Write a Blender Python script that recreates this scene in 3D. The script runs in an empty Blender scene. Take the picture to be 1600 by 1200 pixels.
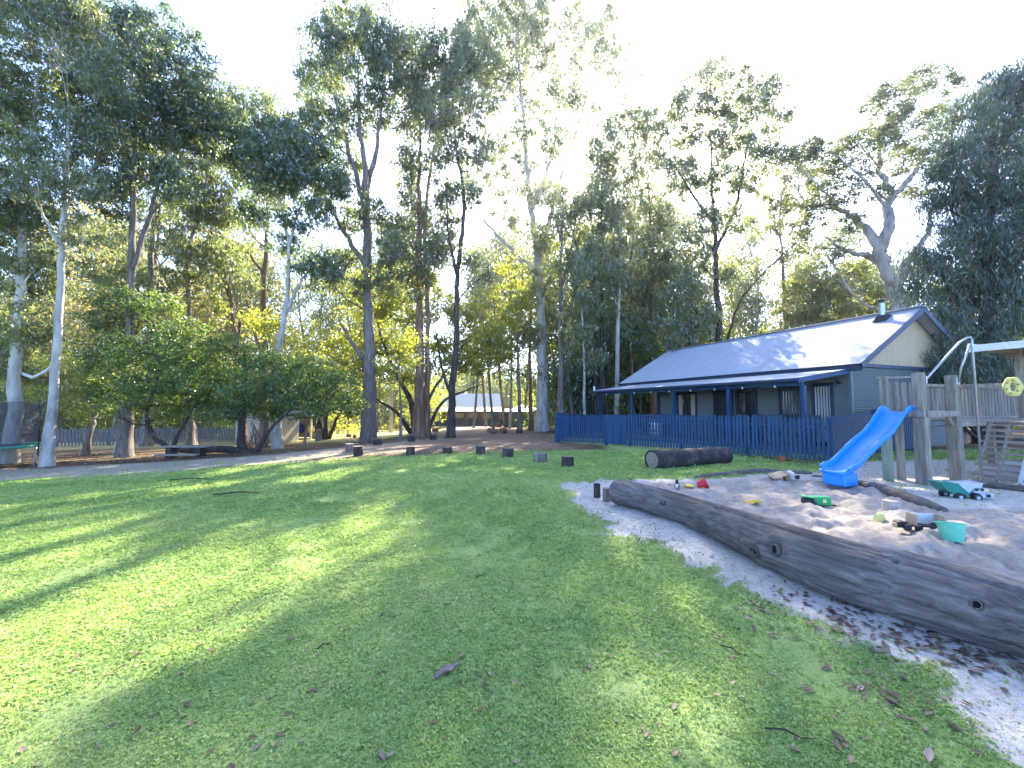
import bpy, math, random
import numpy as np
from mathutils import Vector, Matrix
R = math.radians
random.seed(7); rng = np.random.default_rng(11)
S = bpy.context.scene
C = S.collection

# ------------------------------------------------------------------ camera, sky, sun, exposure
F = 620.0; PITCH = R(3.2); CZ = 1.5
cam_d = bpy.data.cameras.new('camera'); cam = bpy.data.objects.new('camera', cam_d); C.objects.link(cam)
cam.location = (0, 0, CZ); cam.rotation_euler = (R(90) + PITCH, 0, 0)
cam_d.sensor_width = 36; cam_d.lens = 36 * F / 1600; cam_d.clip_start = 0.05; cam_d.clip_end = 3000
S.camera = cam
SUN_EL, SUN_AZ = R(36.2), R(15.9)           # azimuth clockwise from +Y
w = bpy.data.worlds.new('World'); S.world = w; w.use_nodes = True
nt = w.node_tree; sky = nt.nodes.new('ShaderNodeTexSky'); sky.sky_type = 'NISHITA'; sky.sun_disc = False
sky.sun_elevation = SUN_EL; sky.sun_rotation = SUN_AZ; sky.dust_density = 1.0; sky.air_density = 0.38; sky.ozone_density = 3.5
bg = nt.nodes['Background']; bg.inputs[1].default_value = 0.15; nt.links.new(sky.outputs[0], bg.inputs[0])
sl = bpy.data.lights.new('sun', 'SUN'); sl.energy = 3.1; sl.angle = R(0.5); sl.color = (1.0, 0.90, 0.73)
sun = bpy.data.objects.new('sun', sl); C.objects.link(sun)
sdir = Vector((math.sin(SUN_AZ) * math.cos(SUN_EL), math.cos(SUN_AZ) * math.cos(SUN_EL), math.sin(SUN_EL)))
sun.rotation_euler = sdir.to_track_quat('Z', 'Y').to_euler()
S.view_settings.view_transform = 'Standard'; S.view_settings.look = 'None'; S.view_settings.gamma = 1
S.view_settings.exposure = 3.05
S.render.engine = 'CYCLES'
S.cycles.max_bounces = 6; S.cycles.diffuse_bounces = 3; S.cycles.transmission_bounces = 5; S.cycles.transparent_max_bounces = 6

# ------------------------------------------------------------------ projection helpers
def ray(px, py):
    u = (px - 800) / F; v = (600 - py) / F
    return Vector((u, math.cos(PITCH) - math.sin(PITCH) * v, math.sin(PITCH) + math.cos(PITCH) * v))
def at(px, py, Y):
    d = ray(px, py); return Vector((d.x, d.y, d.z)) * (Y / d.y) + Vector((0, 0, CZ))
def sstep(a, b, x):
    t = np.clip((x - a) / (b - a), 0, 1); return t * t * (3 - 2 * t)
def gz(x, y):
    x = np.asarray(x, float); y = np.asarray(y, float)
    z = -0.62 * sstep(1.0, 18.0, -x) * sstep(3, 12, y)
    z = z - 0.031 * (np.clip(y, 15, 75) - 15)
    z = z - 0.16 * np.exp(-(((x - 9.6) / 3.0) ** 2 + ((y - 8.8) / 1.7) ** 2))
    z = z + 0.06 * np.exp(-(((x - 4.6) / 1.6) ** 2 + ((y - 4.6) / 1.6) ** 2))
    return z
def g(x, y): return float(gz(x, y))
def G(px, py):
    d = ray(px, py); t = 1.0
    for _ in range(4000):
        p = Vector((0, 0, CZ)) + d * t
        if p.z <= g(p.x, p.y): break
        t *= 1.004
    lo, hi = t / 1.004, t
    for _ in range(20):
        m = (lo + hi) / 2; p = Vector((0, 0, CZ)) + d * m
        if p.z <= g(p.x, p.y): hi = m
        else: lo = m
    return Vector((0, 0, CZ)) + d * hi

# ------------------------------------------------------------------ object helpers
def tag(o, label=None, cat=None, group=None, kind=None):
    if label: o['label'] = label
    if cat: o['category'] = cat
    if group: o['group'] = group
    if kind: o['kind'] = kind
    return o
def thing(name, label, cat, loc=(0, 0, 0), rz=0, group=None):
    o = bpy.data.objects.new(name, None); C.objects.link(o); o.location = loc; o.rotation_euler = (0, 0, rz)
    o.empty_display_size = .2
    return tag(o, label, cat, group)
def copy_tree(o, parent=None):
    c = o.copy(); C.objects.link(c); c.parent = parent
    for ch in list(o.children): copy_tree(ch, c)
    return c

class MB:
    def __init__(s): s.v = []; s.f = []
    def add(s, vs, fs):
        n = len(s.v); s.v += [tuple(v) for v in vs]; s.f += [tuple(i + n for i in f) for f in fs]; return s
    def box(s, c, d, rot=None, bev=0.0):
        """box at centre c, full dimensions d, optional rotation Matrix/euler, chamfered edges"""
        x, y, z = d[0] / 2, d[1] / 2, d[2] / 2
        if bev <= 0:
            vs = [(-x, -y, -z), (x, -y, -z), (x, y, -z), (-x, y, -z), (-x, -y, z), (x, -y, z), (x, y, z), (-x, y, z)]
            fs = [(0, 3, 2, 1), (4, 5, 6, 7), (0, 1, 5, 4), (1, 2, 6, 5), (2, 3, 7, 6), (3, 0, 4, 7)]
        else:
            b = min(bev, x * .9, y * .9, z * .9); vs = []; idx = {}
            for sx in (-1, 1):
                for sy in (-1, 1):
                    for sz in (-1, 1):
                        for k in range(3):
                            p = [sx * (x - b), sy * (y - b), sz * (z - b)]
                            p[k] = (sx * x, sy * y, sz * z)[k]
                            idx[(sx, sy, sz, k)] = len(vs); vs.append(tuple(p))
            fs = []
            def q(*k): fs.append(tuple(idx[i] for i in k))
            for s_ in (-1, 1):
                q((s_, -1, -1, 0), (s_, 1, -1, 0), (s_, 1, 1, 0), (s_, -1, 1, 0))
                q((-1, s_, -1, 1), (1, s_, -1, 1), (1, s_, 1, 1), (-1, s_, 1, 1))
                q((-1, -1, s_, 2), (1, -1, s_, 2), (1, 1, s_, 2), (-1, 1, s_, 2))
            for a in (-1, 1):
                for b_ in (-1, 1):
                    q((a, b_, -1, 0), (a, b_, 1, 0), (a, b_, 1, 1), (a, b_, -1, 1))
                    q((a, -1, b_, 0), (a, 1, b_, 0), (a, 1, b_, 2), (a, -1, b_, 2))
                    q((-1, a, b_, 1), (1, a, b_, 1), (1, a, b_, 2), (-1, a, b_, 2))
                    for c_ in (-1, 1): q((a, b_, c_, 0), (a, b_, c_, 1), (a, b_, c_, 2))
        M = Matrix.Identity(3)
        if rot is not None:
            M = rot.to_3x3() if isinstance(rot, Matrix) else __import__('mathutils').Euler(rot).to_matrix()
        cc = Vector(c)
        return s.add([tuple(M @ Vector(v) + cc) for v in vs], fs)
    def beam(s, a, b, wd, th, bev=0.0, up=(0, 0, 1)):
        a, b = Vector(a), Vector(b); d = b - a; L = d.length; d.normalize()
        u = Vector(up)
        if abs(d.dot(u)) > .98: u = Vector((0, 1, 0))
        x = u.cross(d).normalized(); z = d.cross(x).normalized()
        M = Matrix((x, d, z)).transposed()
        return s.box((a + b) / 2, (wd, L, th), M, bev)
    def tube(s, pts, rad, n=10, cap=True, jit=0.0):
        pts = [Vector(p) for p in pts]; k = len(pts)
        if not hasattr(rad, '__len__'): rad = [rad] * k
        base = len(s.v); t0 = (pts[1] - pts[0]).normalized()
        nrm = t0.orthogonal().normalized()
        for i, p in enumerate(pts):
            t = (pts[min(i + 1, k - 1)] - pts[max(i - 1, 0)])
            t = t.normalized() if t.length > 1e-9 else t0
            nrm = (nrm - t * nrm.dot(t)).normalized(); b = t.cross(nrm)
            for j in range(n):
                a = 2 * math.pi * j / n; r = rad[i] * (1 + jit * random.uniform(-1, 1))
                s.v.append(tuple(p + (nrm * math.cos(a) + b * math.sin(a)) * r))
        for i in range(k - 1):
            for j in range(n):
                j2 = (j + 1) % n
                s.f.append((base + i * n + j, base + i * n + j2, base + (i + 1) * n + j2, base + (i + 1) * n + j))
        if cap:
            s.f.append(tuple(base + j for j in range(n))[::-1]); s.f.append(tuple(base + (k - 1) * n + j for j in range(n)))
        return s
    def lathe(s, prof, n=24, c=(0, 0, 0), M=None):
        base = len(s.v); c = Vector(c)
        for r, z in prof:
            for j in range(n):
                a = 2 * math.pi * j / n; p = Vector((r * math.cos(a), r * math.sin(a), z))
                if M is not None: p = M @ p
                s.v.append(tuple(p + c))
        for i in range(len(prof) - 1):
            for j in range(n):
                j2 = (j + 1) % n
                s.f.append((base + i * n + j, base + i * n + j2, base + (i + 1) * n + j2, base + (i + 1) * n + j))
        return s
    def prism(s, poly, z0, z1, M=None, c=(0, 0, 0)):
        n = len(poly); c = Vector(c); vs = []
        for z in (z0, z1):
            for x, y in poly:
                p = Vector((x, y, z)); p = M @ p if M is not None else p
                vs.append(tuple(p + c))
        fs = [tuple(range(n))[::-1], tuple(range(n, 2 * n))] + [(i, (i + 1) % n, n + (i + 1) % n, n + i) for i in range(n)]
        return s.add(vs, fs)
    def build(s, name, mat, parent=None, smooth=False, loc=None):
        me = bpy.data.meshes.new(name); me.from_pydata(s.v, [], s.f); me.validate()
        import bmesh
        bm = bmesh.new(); bm.from_mesh(me); bmesh.ops.recalc_face_normals(bm, faces=bm.faces); bm.to_mesh(me); bm.free()
        me.materials.append(mat)
        if smooth: me.polygons.foreach_set('use_smooth', [True] * len(me.polygons))
        o = bpy.data.objects.new(name, me); C.objects.link(o)
        if parent: o.parent = parent
        if loc is not None: o.location = loc
        if smooth == 'auto':
            me.set_sharp_from_angle(angle=R(40))
        return o

def np_mesh(name, V, Q, mat, parent=None, attr=None, smooth=False, nside=4):
    me = bpy.data.meshes.new(name)
    V = np.ascontiguousarray(V, dtype=np.float32); Q = np.ascontiguousarray(Q, dtype=np.int32)
    me.vertices.add(len(V)); me.vertices.foreach_set('co', V.ravel())
    me.loops.add(Q.size); me.loops.foreach_set('vertex_index', Q.ravel())
    me.polygons.add(len(Q)); me.polygons.foreach_set('loop_start', np.arange(0, Q.size, nside, dtype=np.int32))
    if smooth: me.polygons.foreach_set('use_smooth', np.ones(len(Q), bool))
    me.update(calc_edges=True)
    if attr is not None:
        for k, a in attr.items():
            at_ = me.attributes.new(k, 'FLOAT', 'POINT'); at_.data.foreach_set('value', np.ascontiguousarray(a, dtype=np.float32))
    me.materials.append(mat)
    o = bpy.data.objects.new(name, me); C.objects.link(o)
    if parent: o.parent = parent
    return o

# ------------------------------------------------------------------ materials
def newmat(name):
    m = bpy.data.materials.new(name); m.use_nodes = True
    n = m.node_tree.nodes; l = m.node_tree.links
    for x in list(n):
        if x.type != 'OUTPUT_MATERIAL': n.remove(x)
    return m, n, l, n['Material Output']
def nd(n, t, **kw):
    x = n.new(t)
    for k, v in kw.items():
        if k.startswith('i_'):
            k2 = k[2:]; x.inputs[int(k2) if k2.isdigit() else k2].default_value = v
        else: setattr(x, k, v)
    return x
def col4(c): return (c[0], c[1], c[2], 1)
def ramp(n, stops):
    r = n.new('ShaderNodeValToRGB'); e = r.color_ramp.elements
    while len(e) < len(stops): e.new(.5)
    for i, (p, c) in enumerate(stops): e[i].position = p; e[i].color = col4(c)
    return r
def mat_noise(name, stops, scale=8, stretch=(1, 1, 1), rough=.7, bump=.3, bscale=None, detail=6, metal=0, spec=.3, bdist=.01, world=False, coat=0):
    m, n, l, out = newmat(name)
    tc = nd(n, 'ShaderNodeTexCoord'); mp = nd(n, 'ShaderNodeMapping'); mp.inputs['Scale'].default_value = stretch
    if world:
        gm = nd(n, 'ShaderNodeNewGeometry'); l.new(gm.outputs['Position'], mp.inputs[0])
    else: l.new(tc.outputs['Object'], mp.inputs[0])
    nz = nd(n, 'ShaderNodeTexNoise'); nz.inputs['Scale'].default_value = scale; nz.inputs['Detail'].default_value = detail; nz.inputs['Roughness'].default_value = .62
    l.new(mp.outputs[0], nz.inputs['Vector'])
    rp = ramp(n, stops); l.new(nz.outputs[0], rp.inputs[0])
    p = nd(n, 'ShaderNodeBsdfPrincipled'); l.new(rp.outputs[0], p.inputs['Base Color'])
    p.inputs['Roughness'].default_value = rough; p.inputs['Metallic'].default_value = metal; p.inputs['Specular IOR Level'].default_value = spec
    p.inputs['Coat Weight'].default_value = coat
    if bump:
        nb = nd(n, 'ShaderNodeTexNoise'); nb.inputs['Scale'].default_value = bscale or scale * 3; nb.inputs['Detail'].default_value = 5
        l.new(mp.outputs[0], nb.inputs['Vector'])
        b = nd(n, 'ShaderNodeBump'); b.inputs['Strength'].default_value = bump; b.inputs['Distance'].default_value = bdist
        l.new(nb.outputs[0], b.inputs['Height']); l.new(b.outputs[0], p.inputs['Normal'])
    l.new(p.outputs[0], out.inputs[0])
    return m
def plain(name, c, rough=.5, v=.12, scale=12, bump=.1, metal=0, spec=.4, coat=0):
    a = tuple(x * (1 - v) for x in c); b = tuple(min(1, x * (1 + v)) for x in c)
    return mat_noise(name, [(.3, a), (.7, b)], scale=scale, rough=rough, bump=bump, metal=metal, spec=spec, coat=coat, bdist=.003)

def leaf_mat(name, dark, light, trans, gloss=.06, tfac=.45):
    m, n, l, out = newmat(name)
    a = nd(n, 'ShaderNodeAttribute', attribute_name='tone')
    oi = nd(n, 'ShaderNodeObjectInfo')
    ad = nd(n, 'ShaderNodeMath', operation='MULTIPLY_ADD'); ad.inputs[1].default_value = .25; l.new(oi.outputs['Random'], ad.inputs[0]); l.new(a.outputs['Fac'], ad.inputs[2])
    rp = ramp(n, [(.1, dark), (1.1 if False else 1.0, light)]); l.new(ad.outputs[0], rp.inputs[0])
    rt = ramp(n, [(.1, tuple(x * .75 for x in trans)), (1.0, tuple(min(1, x * 1.25) for x in trans))]); l.new(ad.outputs[0], rt.inputs[0])
    d = nd(n, 'ShaderNodeBsdfDiffuse'); l.new(rp.outputs[0], d.inputs[0])
    t = nd(n, 'ShaderNodeBsdfTranslucent'); l.new(rt.outputs[0], t.inputs[0])
    gl = nd(n, 'ShaderNodeBsdfGlossy'); gl.inputs['Roughness'].default_value = .38; gl.inputs[0].default_value = (.9, .95, 1, 1)
    m1 = nd(n, 'ShaderNodeMixShader'); m1.inputs[0].default_value = tfac; l.new(d.outputs[0], m1.inputs[1]); l.new(t.outputs[0], m1.inputs[2])
    m2 = nd(n, 'ShaderNodeMixShader'); m2.inputs[0].default_value = gloss; l.new(m1.outputs[0], m2.inputs[1]); l.new(gl.outputs[0], m2.inputs[2])
    l.new(m2.outputs[0], out.inputs[0]); return m

ML = {
 'gnarl':  leaf_mat('gnarled_tree_leaves', (.035, .060, .028), (.10, .14, .06), (.24, .27, .06), gloss=.08),
 'gum':    leaf_mat('gum_leaves', (.028, .052, .030), (.095, .135, .065), (.32, .37, .08), gloss=.10, tfac=.5),
 'dark':   leaf_mat('dark_leaves', (.022, .052, .030), (.065, .11, .055), (.20, .27, .06), tfac=.42, gloss=.10),
 'warm':   leaf_mat('warm_leaves', (.050, .08, .028), (.13, .17, .06), (.34, .36, .07), tfac=.5),
 'yellow': leaf_mat('yellow_leaves', (.060, .095, .020), (.14, .19, .035), (.55, .58, .06), tfac=.58),
 'needle': leaf_mat('needle_foliage', (.030, .065, .052), (.085, .135, .095), (.13, .18, .06), tfac=.35),
 'pepper': leaf_mat('peppermint_leaves', (.024, .065, .026), (.08, .15, .042), (.30, .42, .06), tfac=.42),
 'gold':   leaf_mat('golden_leaves', (.10, .09, .03), (.20, .17, .05), (.58, .44, .10), tfac=.5),
}
MBK = {
 'pale': mat_noise('pale_bark', [(.3, (.20, .18, .17)), (.5, (.42, .39, .35)), (.72, (.60, .57, .52))], scale=1.6, stretch=(2, 2, .5), rough=.8, bump=.5, bscale=14, bdist=.02),
 'grey': mat_noise('grey_bark', [(.3, (.07, .058, .052)), (.55, (.20, .17, .15)), (.75, (.34, .30, .27))], scale=3.5, stretch=(3, 3, .35), rough=.9, bump=.8, bscale=9, bdist=.04),
 'dark': mat_noise('dark_bark', [(.3, (.025, .02, .02)), (.6, (.075, .06, .052)), (.8, (.22, .2, .18))], scale=3, stretch=(3, 3, .6), rough=.95, bump=.8, bscale=9, bdist=.04),
 'red':  mat_noise('red_bark', [(.3, (.10, .055, .04)), (.55, (.24, .14, .09)), (.75, (.40, .33, .27))], scale=2.6, stretch=(3, 3, .3), rough=.9, bump=.8, bscale=9, bdist=.04),
}

# ------------------------------------------------------------------ numpy noise
def vnoise(x, y, seed=0):
    xi = np.floor(x).astype(np.int64); yi = np.floor(y).astype(np.int64); xf = x - xi; yf = y - yi
    def h(a, b):
        n = (a * 374761393 + b * 668265263 + seed * 974711) & 0x7fffffff
        n = ((n ^ (n >> 13)) * 1274126177) & 0x7fffffff
        return ((n ^ (n >> 16)) & 0xffff) / 65535.0
    u = xf * xf * (3 - 2 * xf); v = yf * yf * (3 - 2 * yf)
    return (h(xi, yi) * (1 - u) + h(xi + 1, yi) * u) * (1 - v) + (h(xi, yi + 1) * (1 - u) + h(xi + 1, yi + 1) * u) * v
def fbm(x, y, o=4, seed=0):
    s = 0; a = .5; t = 0
    for i in range(o): s = s + a * vnoise(x, y, seed + i * 17); t += a; a *= .5; x = x * 2.03 + 3.1; y = y * 2.03 + 1.7
    return s / t

# ------------------------------------------------------------------ ground zones
def polyW(px): return [(G(a, b).x, G(a, b).y) for a, b in px]
def sdist(X, Y, poly):
    """signed distance (positive inside)"""
    d = np.full(X.shape, 1e9); ins = np.zeros(X.shape, bool); n = len(poly)
    for i in range(n):
        x0, y0 = poly[i]; x1, y1 = poly[(i + 1) % n]; ex, ey = x1 - x0, y1 - y0
        t = np.clip(((X - x0) * ex + (Y - y0) * ey) / (ex * ex + ey * ey + 1e-12), 0, 1)
        d = np.minimum(d, np.hypot(X - x0 - t * ex, Y - y0 - t * ey))
        c = ((y0 > Y) != (y1 > Y)); xi = x0 + (Y - y0) / (ey if abs(ey) > 1e-12 else 1e-12) * ex
        ins ^= c & (X < xi)
    return np.where(ins, d, -d)
P_SAND = polyW([(880, 756), (925, 800), (960, 838), (1050, 868), (1120, 905), (1190, 945), (1260, 968), (1330, 1000), (1420, 1032), (1490, 1040), (1530, 1110), (1600, 1170)]) + [(4.2, 1.0), (14, 1.0), (16, 9), (15.5, 11.0)] + polyW([(1600, 722), (1480, 718), (1350, 722), (1290, 738), (1190, 740), (1100, 748), (1000, 748), (940, 750)])
P_PIT = polyW([(985, 752), (1100, 800), (1250, 860), (1400, 905), (1600, 960)]) + [(6, 2), (12, 4)] + polyW([(1600, 792), (1480, 795), (1400, 775), (1330, 752), (1200, 745), (1100, 752)])
P_PATH = polyW([(-160, 728), (0, 733), (250, 722), (420, 711), (530, 699), (600, 692), (690, 684), (700, 668), (850, 668), (866, 690), (900, 703), (700, 707), (600, 710), (470, 722), (250, 738), (0, 752), (-160, 762)])
P_LAWN = polyW([(-200, 765), (0, 749), (250, 737), (470, 722), (620, 712), (760, 708), (900, 703), (960, 700)]) + [(3.2, 17.0), (7.2, 11.3), (8.8, 10.4), (12.2, 12.6), (16, 14), (20, 9), (20, -15), (-30, -15), (-30, 9)]
P_YARD = [(1.9, 17.4), (8.7, 10.7), (11.8, 13.2), (7, 25), (2, 27)]
P_FARG = polyW([(470, 676), (560, 672), (690, 668), (690, 674), (560, 690), (470, 692), (200, 700), (60, 702), (60, 694), (250, 690)])

def zones(X, Y):
    e = (fbm(X * 1.3, Y * 1.3, 4, 5) - .5); e2 = (fbm(X * 7, Y * 7, 3, 9) - .5); e3 = (fbm(X * 23, Y * 23, 2, 19) - .5)
    sand = sstep(-.09, .09, sdist(X, Y, P_SAND) + e * .55 + e2 * .5 + e3 * .22)
    path = sstep(-.35, .35, sdist(X, Y, P_PATH) + e * 1.3 + e2 * .9)
    lawn = sstep(-.35, .35, sdist(X, Y, P_LAWN) + e * 1.4 + e2 * .8)
    yard = sstep(-.3, .3, sdist(X, Y, P_YARD) + e)
    farg = sstep(-.5, .5, sdist(X, Y, P_FARG) + e * 2) * .9  # mask of the far clearing strip that is tinted as if sunlit
    grass = np.clip(np.maximum(lawn, np.maximum(yard * .6, farg * .5)), 0, 1) * (1 - sand) * (1 - path * (1 - .0))
    pit = sstep(-.15, .15, sdist(X, Y, P_PIT))
    return sand, path, grass, pit, farg * (1 - path * .6)
def axis(fine0, fine1, st, lo, hi, gr=1.09):
    a = list(np.arange(fine0, fine1, st)); s = st; x = fine1
    while x < hi: a.append(x); s *= gr; x += s
    a.append(hi); s = st; x = fine0; b = []
    while x > lo: s *= gr; x -= s; b.append(x)
    return np.array(sorted(b + a))
gx = axis(-3.0, 10.5, .036, -150, 150, 1.07); gy = axis(1.2, 10.2, .036, -20, 150, 1.07)
X, Y = np.meshgrid(gx, gy); Z = gz(X, Y)
sand, path, grass, pit, dry = zones(X, Y)
near = sstep(16, 9, np.hypot(X, Y))
lump = (fbm(X * 2.6, Y * 2.6, 3, 31) - .5) * .16 + (fbm(X * 6.5, Y * 6.5, 3, 41) - .5) * .13
ridge = np.abs(fbm(X * 4.2 + .7 * Y, Y * 5.5, 3, 77) - .5) * -.10
def holes(X, Y):
    h = 0 * X; r_ = np.random.default_rng(5)
    for _ in range(420):
        a = r_.uniform(1.8, 10); b = r_.uniform(2.6, 8.6); s = r_.uniform(.05, .13); q = np.exp(-(((X - a) / s) ** 2 + ((Y - b) / (s * .8)) ** 2))
        h = h - r_.uniform(.02, .06) * q
    for (px, py, s, d) in [(1555, 845, .35, .10), (1480, 870, .16, .05), (1420, 845, .1, .04)]:
        p = G(px, py); q = np.hypot((X - p.x) / s, (Y - p.y) / s); h = h - d * np.exp(-q ** 2) + d * .45 * np.exp(-((q - 1.5) / .45) ** 2)
    return h
m = np.hypot(X, Y) < 16
Z = Z + near * pit * (lump + ridge + holes(X, Y)) + near * (sand * (1 - pit)) * ((fbm(X * 3, Y * 3, 3, 3) - .5) * .05 + (fbm(X * 9, Y * 9, 2, 13) - .5) * .02)
Z = Z + near * grass * ((fbm(X * 1.1, Y * 1.1, 3, 8) - .5) * .05 + (fbm(X * 8, Y * 8, 3, 18) - .5) * .025)
def surf(x, y):
    i = np.clip(np.searchsorted(gx, x) - 1, 0, len(gx) - 2); j = np.clip(np.searchsorted(gy, y) - 1, 0, len(gy) - 2)
    fx = (x - gx[i]) / (gx[i + 1] - gx[i]); fy = (y - gy[j]) / (gy[j + 1] - gy[j])
    return (Z[j, i] * (1 - fx) + Z[j, i + 1] * fx) * (1 - fy) + (Z[j + 1, i] * (1 - fx) + Z[j + 1, i + 1] * fx) * fy
def sf(x, y): return float(surf(np.array(x), np.array(y)))
def GS(px, py):
    p = G(px, py); p.z = sf(p.x, p.y); return p
def fmask(px_x, px_y, arr):
    i = np.clip(np.searchsorted(gx, px_x) - 1, 0, len(gx) - 2); j = np.clip(np.searchsorted(gy, px_y) - 1, 0, len(gy) - 2); return arr[j, i]

def ground_mat():
    m, n, l, out = newmat('ground_surface')
    geo = nd(n, 'ShaderNodeNewGeometry')
    def A(k): return nd(n, 'ShaderNodeAttribute', attribute_name=k).outputs['Fac']
    def N(s, d=6, r=.6):
        x = nd(n, 'ShaderNodeTexNoise'); x.inputs['Scale'].default_value = s; x.inputs['Detail'].default_value = d; x.inputs['Roughness'].default_value = r
        l.new(geo.outputs['Position'], x.inputs['Vector']); return x.outputs[0]
    def mixc(f, a, b):
        x = nd(n, 'ShaderNodeMix', data_type='RGBA'); l.new(f, x.inputs[0])
        for s_, i in ((a, 6), (b, 7)):
            if hasattr(s_, 'links'): l.new(s_, x.inputs[i])
            else: x.inputs[i].default_value = col4(s_)
        return x.outputs[2]
    def mr(f, a, b):
        x = nd(n, 'ShaderNodeMapRange'); x.inputs[1].default_value = a; x.inputs[2].default_value = b; l.new(f, x.inputs[0]); return x.outputs[0]
    fine = N(60, 4); mid = N(9, 6); big = N(.9, 4); vf = N(190, 3)
    litter = ramp(n, [(.3, (.045, .030, .022)), (.5, (.14, .085, .055)), (.68, (.30, .20, .13))]); l.new(N(16, 8, .75), litter.inputs[0])
    lit2 = mixc(mr(big, .45, .62), litter.outputs[0], (.20, .17, .09))
    gr = ramp(n, [(.28, (.14, .19, .06)), (.42, (.29, .39, .135)), (.6, (.43, .54, .20)), (.8, (.56, .61, .30))]); l.new(fine, gr.inputs[0])
    gr2 = mixc(mr(mid, .38, .72), gr.outputs[0], (.37, .49, .15))
    gr3 = mixc(mr(N(2.2, 6, .7), .60, .74), gr2, (.27, .25, .14))
    gr3 = mixc(mr(N(6.5, 5, .7), .62, .72), gr3, (.17, .14, .11))
    pt = ramp(n, [(.3, (.16, .105, .075)), (.55, (.27, .19, .14)), (.75, (.42, .33, .26))]); l.new(N(7, 8, .7), pt.inputs[0])
    sx = nd(n, 'ShaderNodeSeparateXYZ'); l.new(geo.outputs['Position'], sx.inputs[0])
    pt2 = mixc(mr(sx.outputs[0], -3, -8), pt.outputs[0], (.42, .37, .30))
    sd = ramp(n, [(.3, (.40, .36, .34)), (.5, (.60, .56, .52)), (.75, (.74, .70, .66))]); l.new(N(22, 8, .7), sd.inputs[0])
    pitc = ramp(n, [(.3, (.34, .28, .235)), (.5, (.48, .41, .35)), (.75, (.60, .53, .46))]); l.new(N(14, 8, .7), pitc.inputs[0])
    sun_tint_c = ramp(n, [(.35, (.22, .17, .09)), (.55, (.42, .37, .19)), (.75, (.50, .46, .24))]); l.new(mid, sun_tint_c.inputs[0])  # pale yellow that paints sunlight into the far clearing strip
    sd2 = mixc(A('pit'), sd.outputs[0], pitc.outputs[0])
    c = mixc(A('grass'), lit2, gr3); c = mixc(A('path'), c, pt2); c = mixc(A('dry'), c, sun_tint_c.outputs[0]); c = mixc(A('sand'), c, sd2)
    p = nd(n, 'ShaderNodeBsdfPrincipled'); l.new(c, p.inputs['Base Color']); p.inputs['Roughness'].default_value = .95; p.inputs['Specular IOR Level'].default_value = .1
    mx = nd(n, 'ShaderNodeMath', operation='ADD'); l.new(fine, mx.inputs[0]); l.new(vf, mx.inputs[1])
    b = nd(n, 'ShaderNodeBump'); b.inputs['Strength'].default_value = .7; b.inputs['Distance'].default_value = .022; l.new(mx.outputs[0], b.inputs['Height']); l.new(b.outputs[0], p.inputs['Normal'])
    l.new(p.outputs[0], out.inputs[0]); return m
M_GROUND = ground_mat()
ny, nx = X.shape
V = np.stack([X.ravel(), Y.ravel(), Z.ravel()], 1)
ii = (np.arange(ny - 1)[:, None] * nx + np.arange(nx - 1)[None, :]).ravel()
Q = np.stack([ii, ii + 1, ii + nx + 1, ii + nx], 1)
fs_, fp_, fg_ = [(a.ravel()[Q]).mean(1) for a in (sand, path, grass)]
cls = np.zeros(len(Q), int); cls[fg_ > .5] = 1; cls[fp_ > .5] = 2; cls[fs_ > .5] = 3
for k, (nm, lb, ct) in enumerate([('ground', 'brown leaf-littered ground under the trees', 'ground'), ('lawn', 'green clover lawn filling the foreground', 'lawn'), ('dirt_path', 'sandy brown dirt track crossing between lawn and trees', 'path'), ('sand', 'pale grey sand of the sandpit and the strip beside the long log', 'sand')]):
    q = Q[cls == k]; u, inv = np.unique(q, return_inverse=True)
    o = np_mesh(nm, V[u], inv.reshape(-1, 4), M_GROUND, smooth=True, attr={'sand': sand.ravel()[u], 'path': path.ravel()[u], 'grass': grass.ravel()[u], 'pit': pit.ravel()[u], 'dry': dry.ravel()[u]})
    tag(o, lb, ct, kind='structure')

# ------------------------------------------------------------------ trees
def tube_np(P, rad, n=6):
    P = np.asarray(P, float); k = len(P); rad = np.broadcast_to(np.asarray(rad, float), (k,))
    T = np.gradient(P, axis=0); T /= np.linalg.norm(T, axis=1)[:, None] + 1e-9
    ref = np.array([1., 0, 0]) if abs(T[0, 0]) < .8 else np.array([0, 1., 0])
    A = np.cross(T, ref); A /= np.linalg.norm(A, axis=1)[:, None] + 1e-9; B = np.cross(T, A)
    a = np.arange(n) * 2 * np.pi / n
    V = P[:, None, :] + rad[:, None, None] * (A[:, None, :] * np.cos(a)[None, :, None] + B[:, None, :] * np.sin(a)[None, :, None])
    i = np.arange(k - 1)[:, None] * n; j = np.arange(n)[None, :]; j2 = (j + 1) % n
    Q = np.stack([i + j, i + j2, i + n + j2, i + n + j], 2).reshape(-1, 4)
    return V.reshape(-1, 3), Q
def spline(pts, m):
    pts = np.asarray(pts, float); k = len(pts)
    if k < 3: t = np.linspace(0, 1, m)[:, None]; return pts[0] * (1 - t) + pts[-1] * t
    P = np.vstack([2 * pts[0] - pts[1], pts, 2 * pts[-1] - pts[-2]]); out = []
    for s in np.linspace(0, k - 1 - 1e-6, m):
        i = int(s); t = s - i; p0, p1, p2, p3 = P[i:i + 4]
        out.append(.5 * (2 * p1 + (p2 - p0) * t + (2 * p0 - 5 * p1 + 4 * p2 - p3) * t * t + (3 * p1 - p0 - 3 * p2 + p3) * t ** 3))
    return np.array(out)
class Acc:
    def __init__(s): s.V = []; s.Q = []; s.A = []; s.n = 0
    def add(s, V, Q, a=None):
        s.V.append(V); s.Q.append(Q + s.n); s.n += len(V)
        if a is not None: s.A.append(a)
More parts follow.
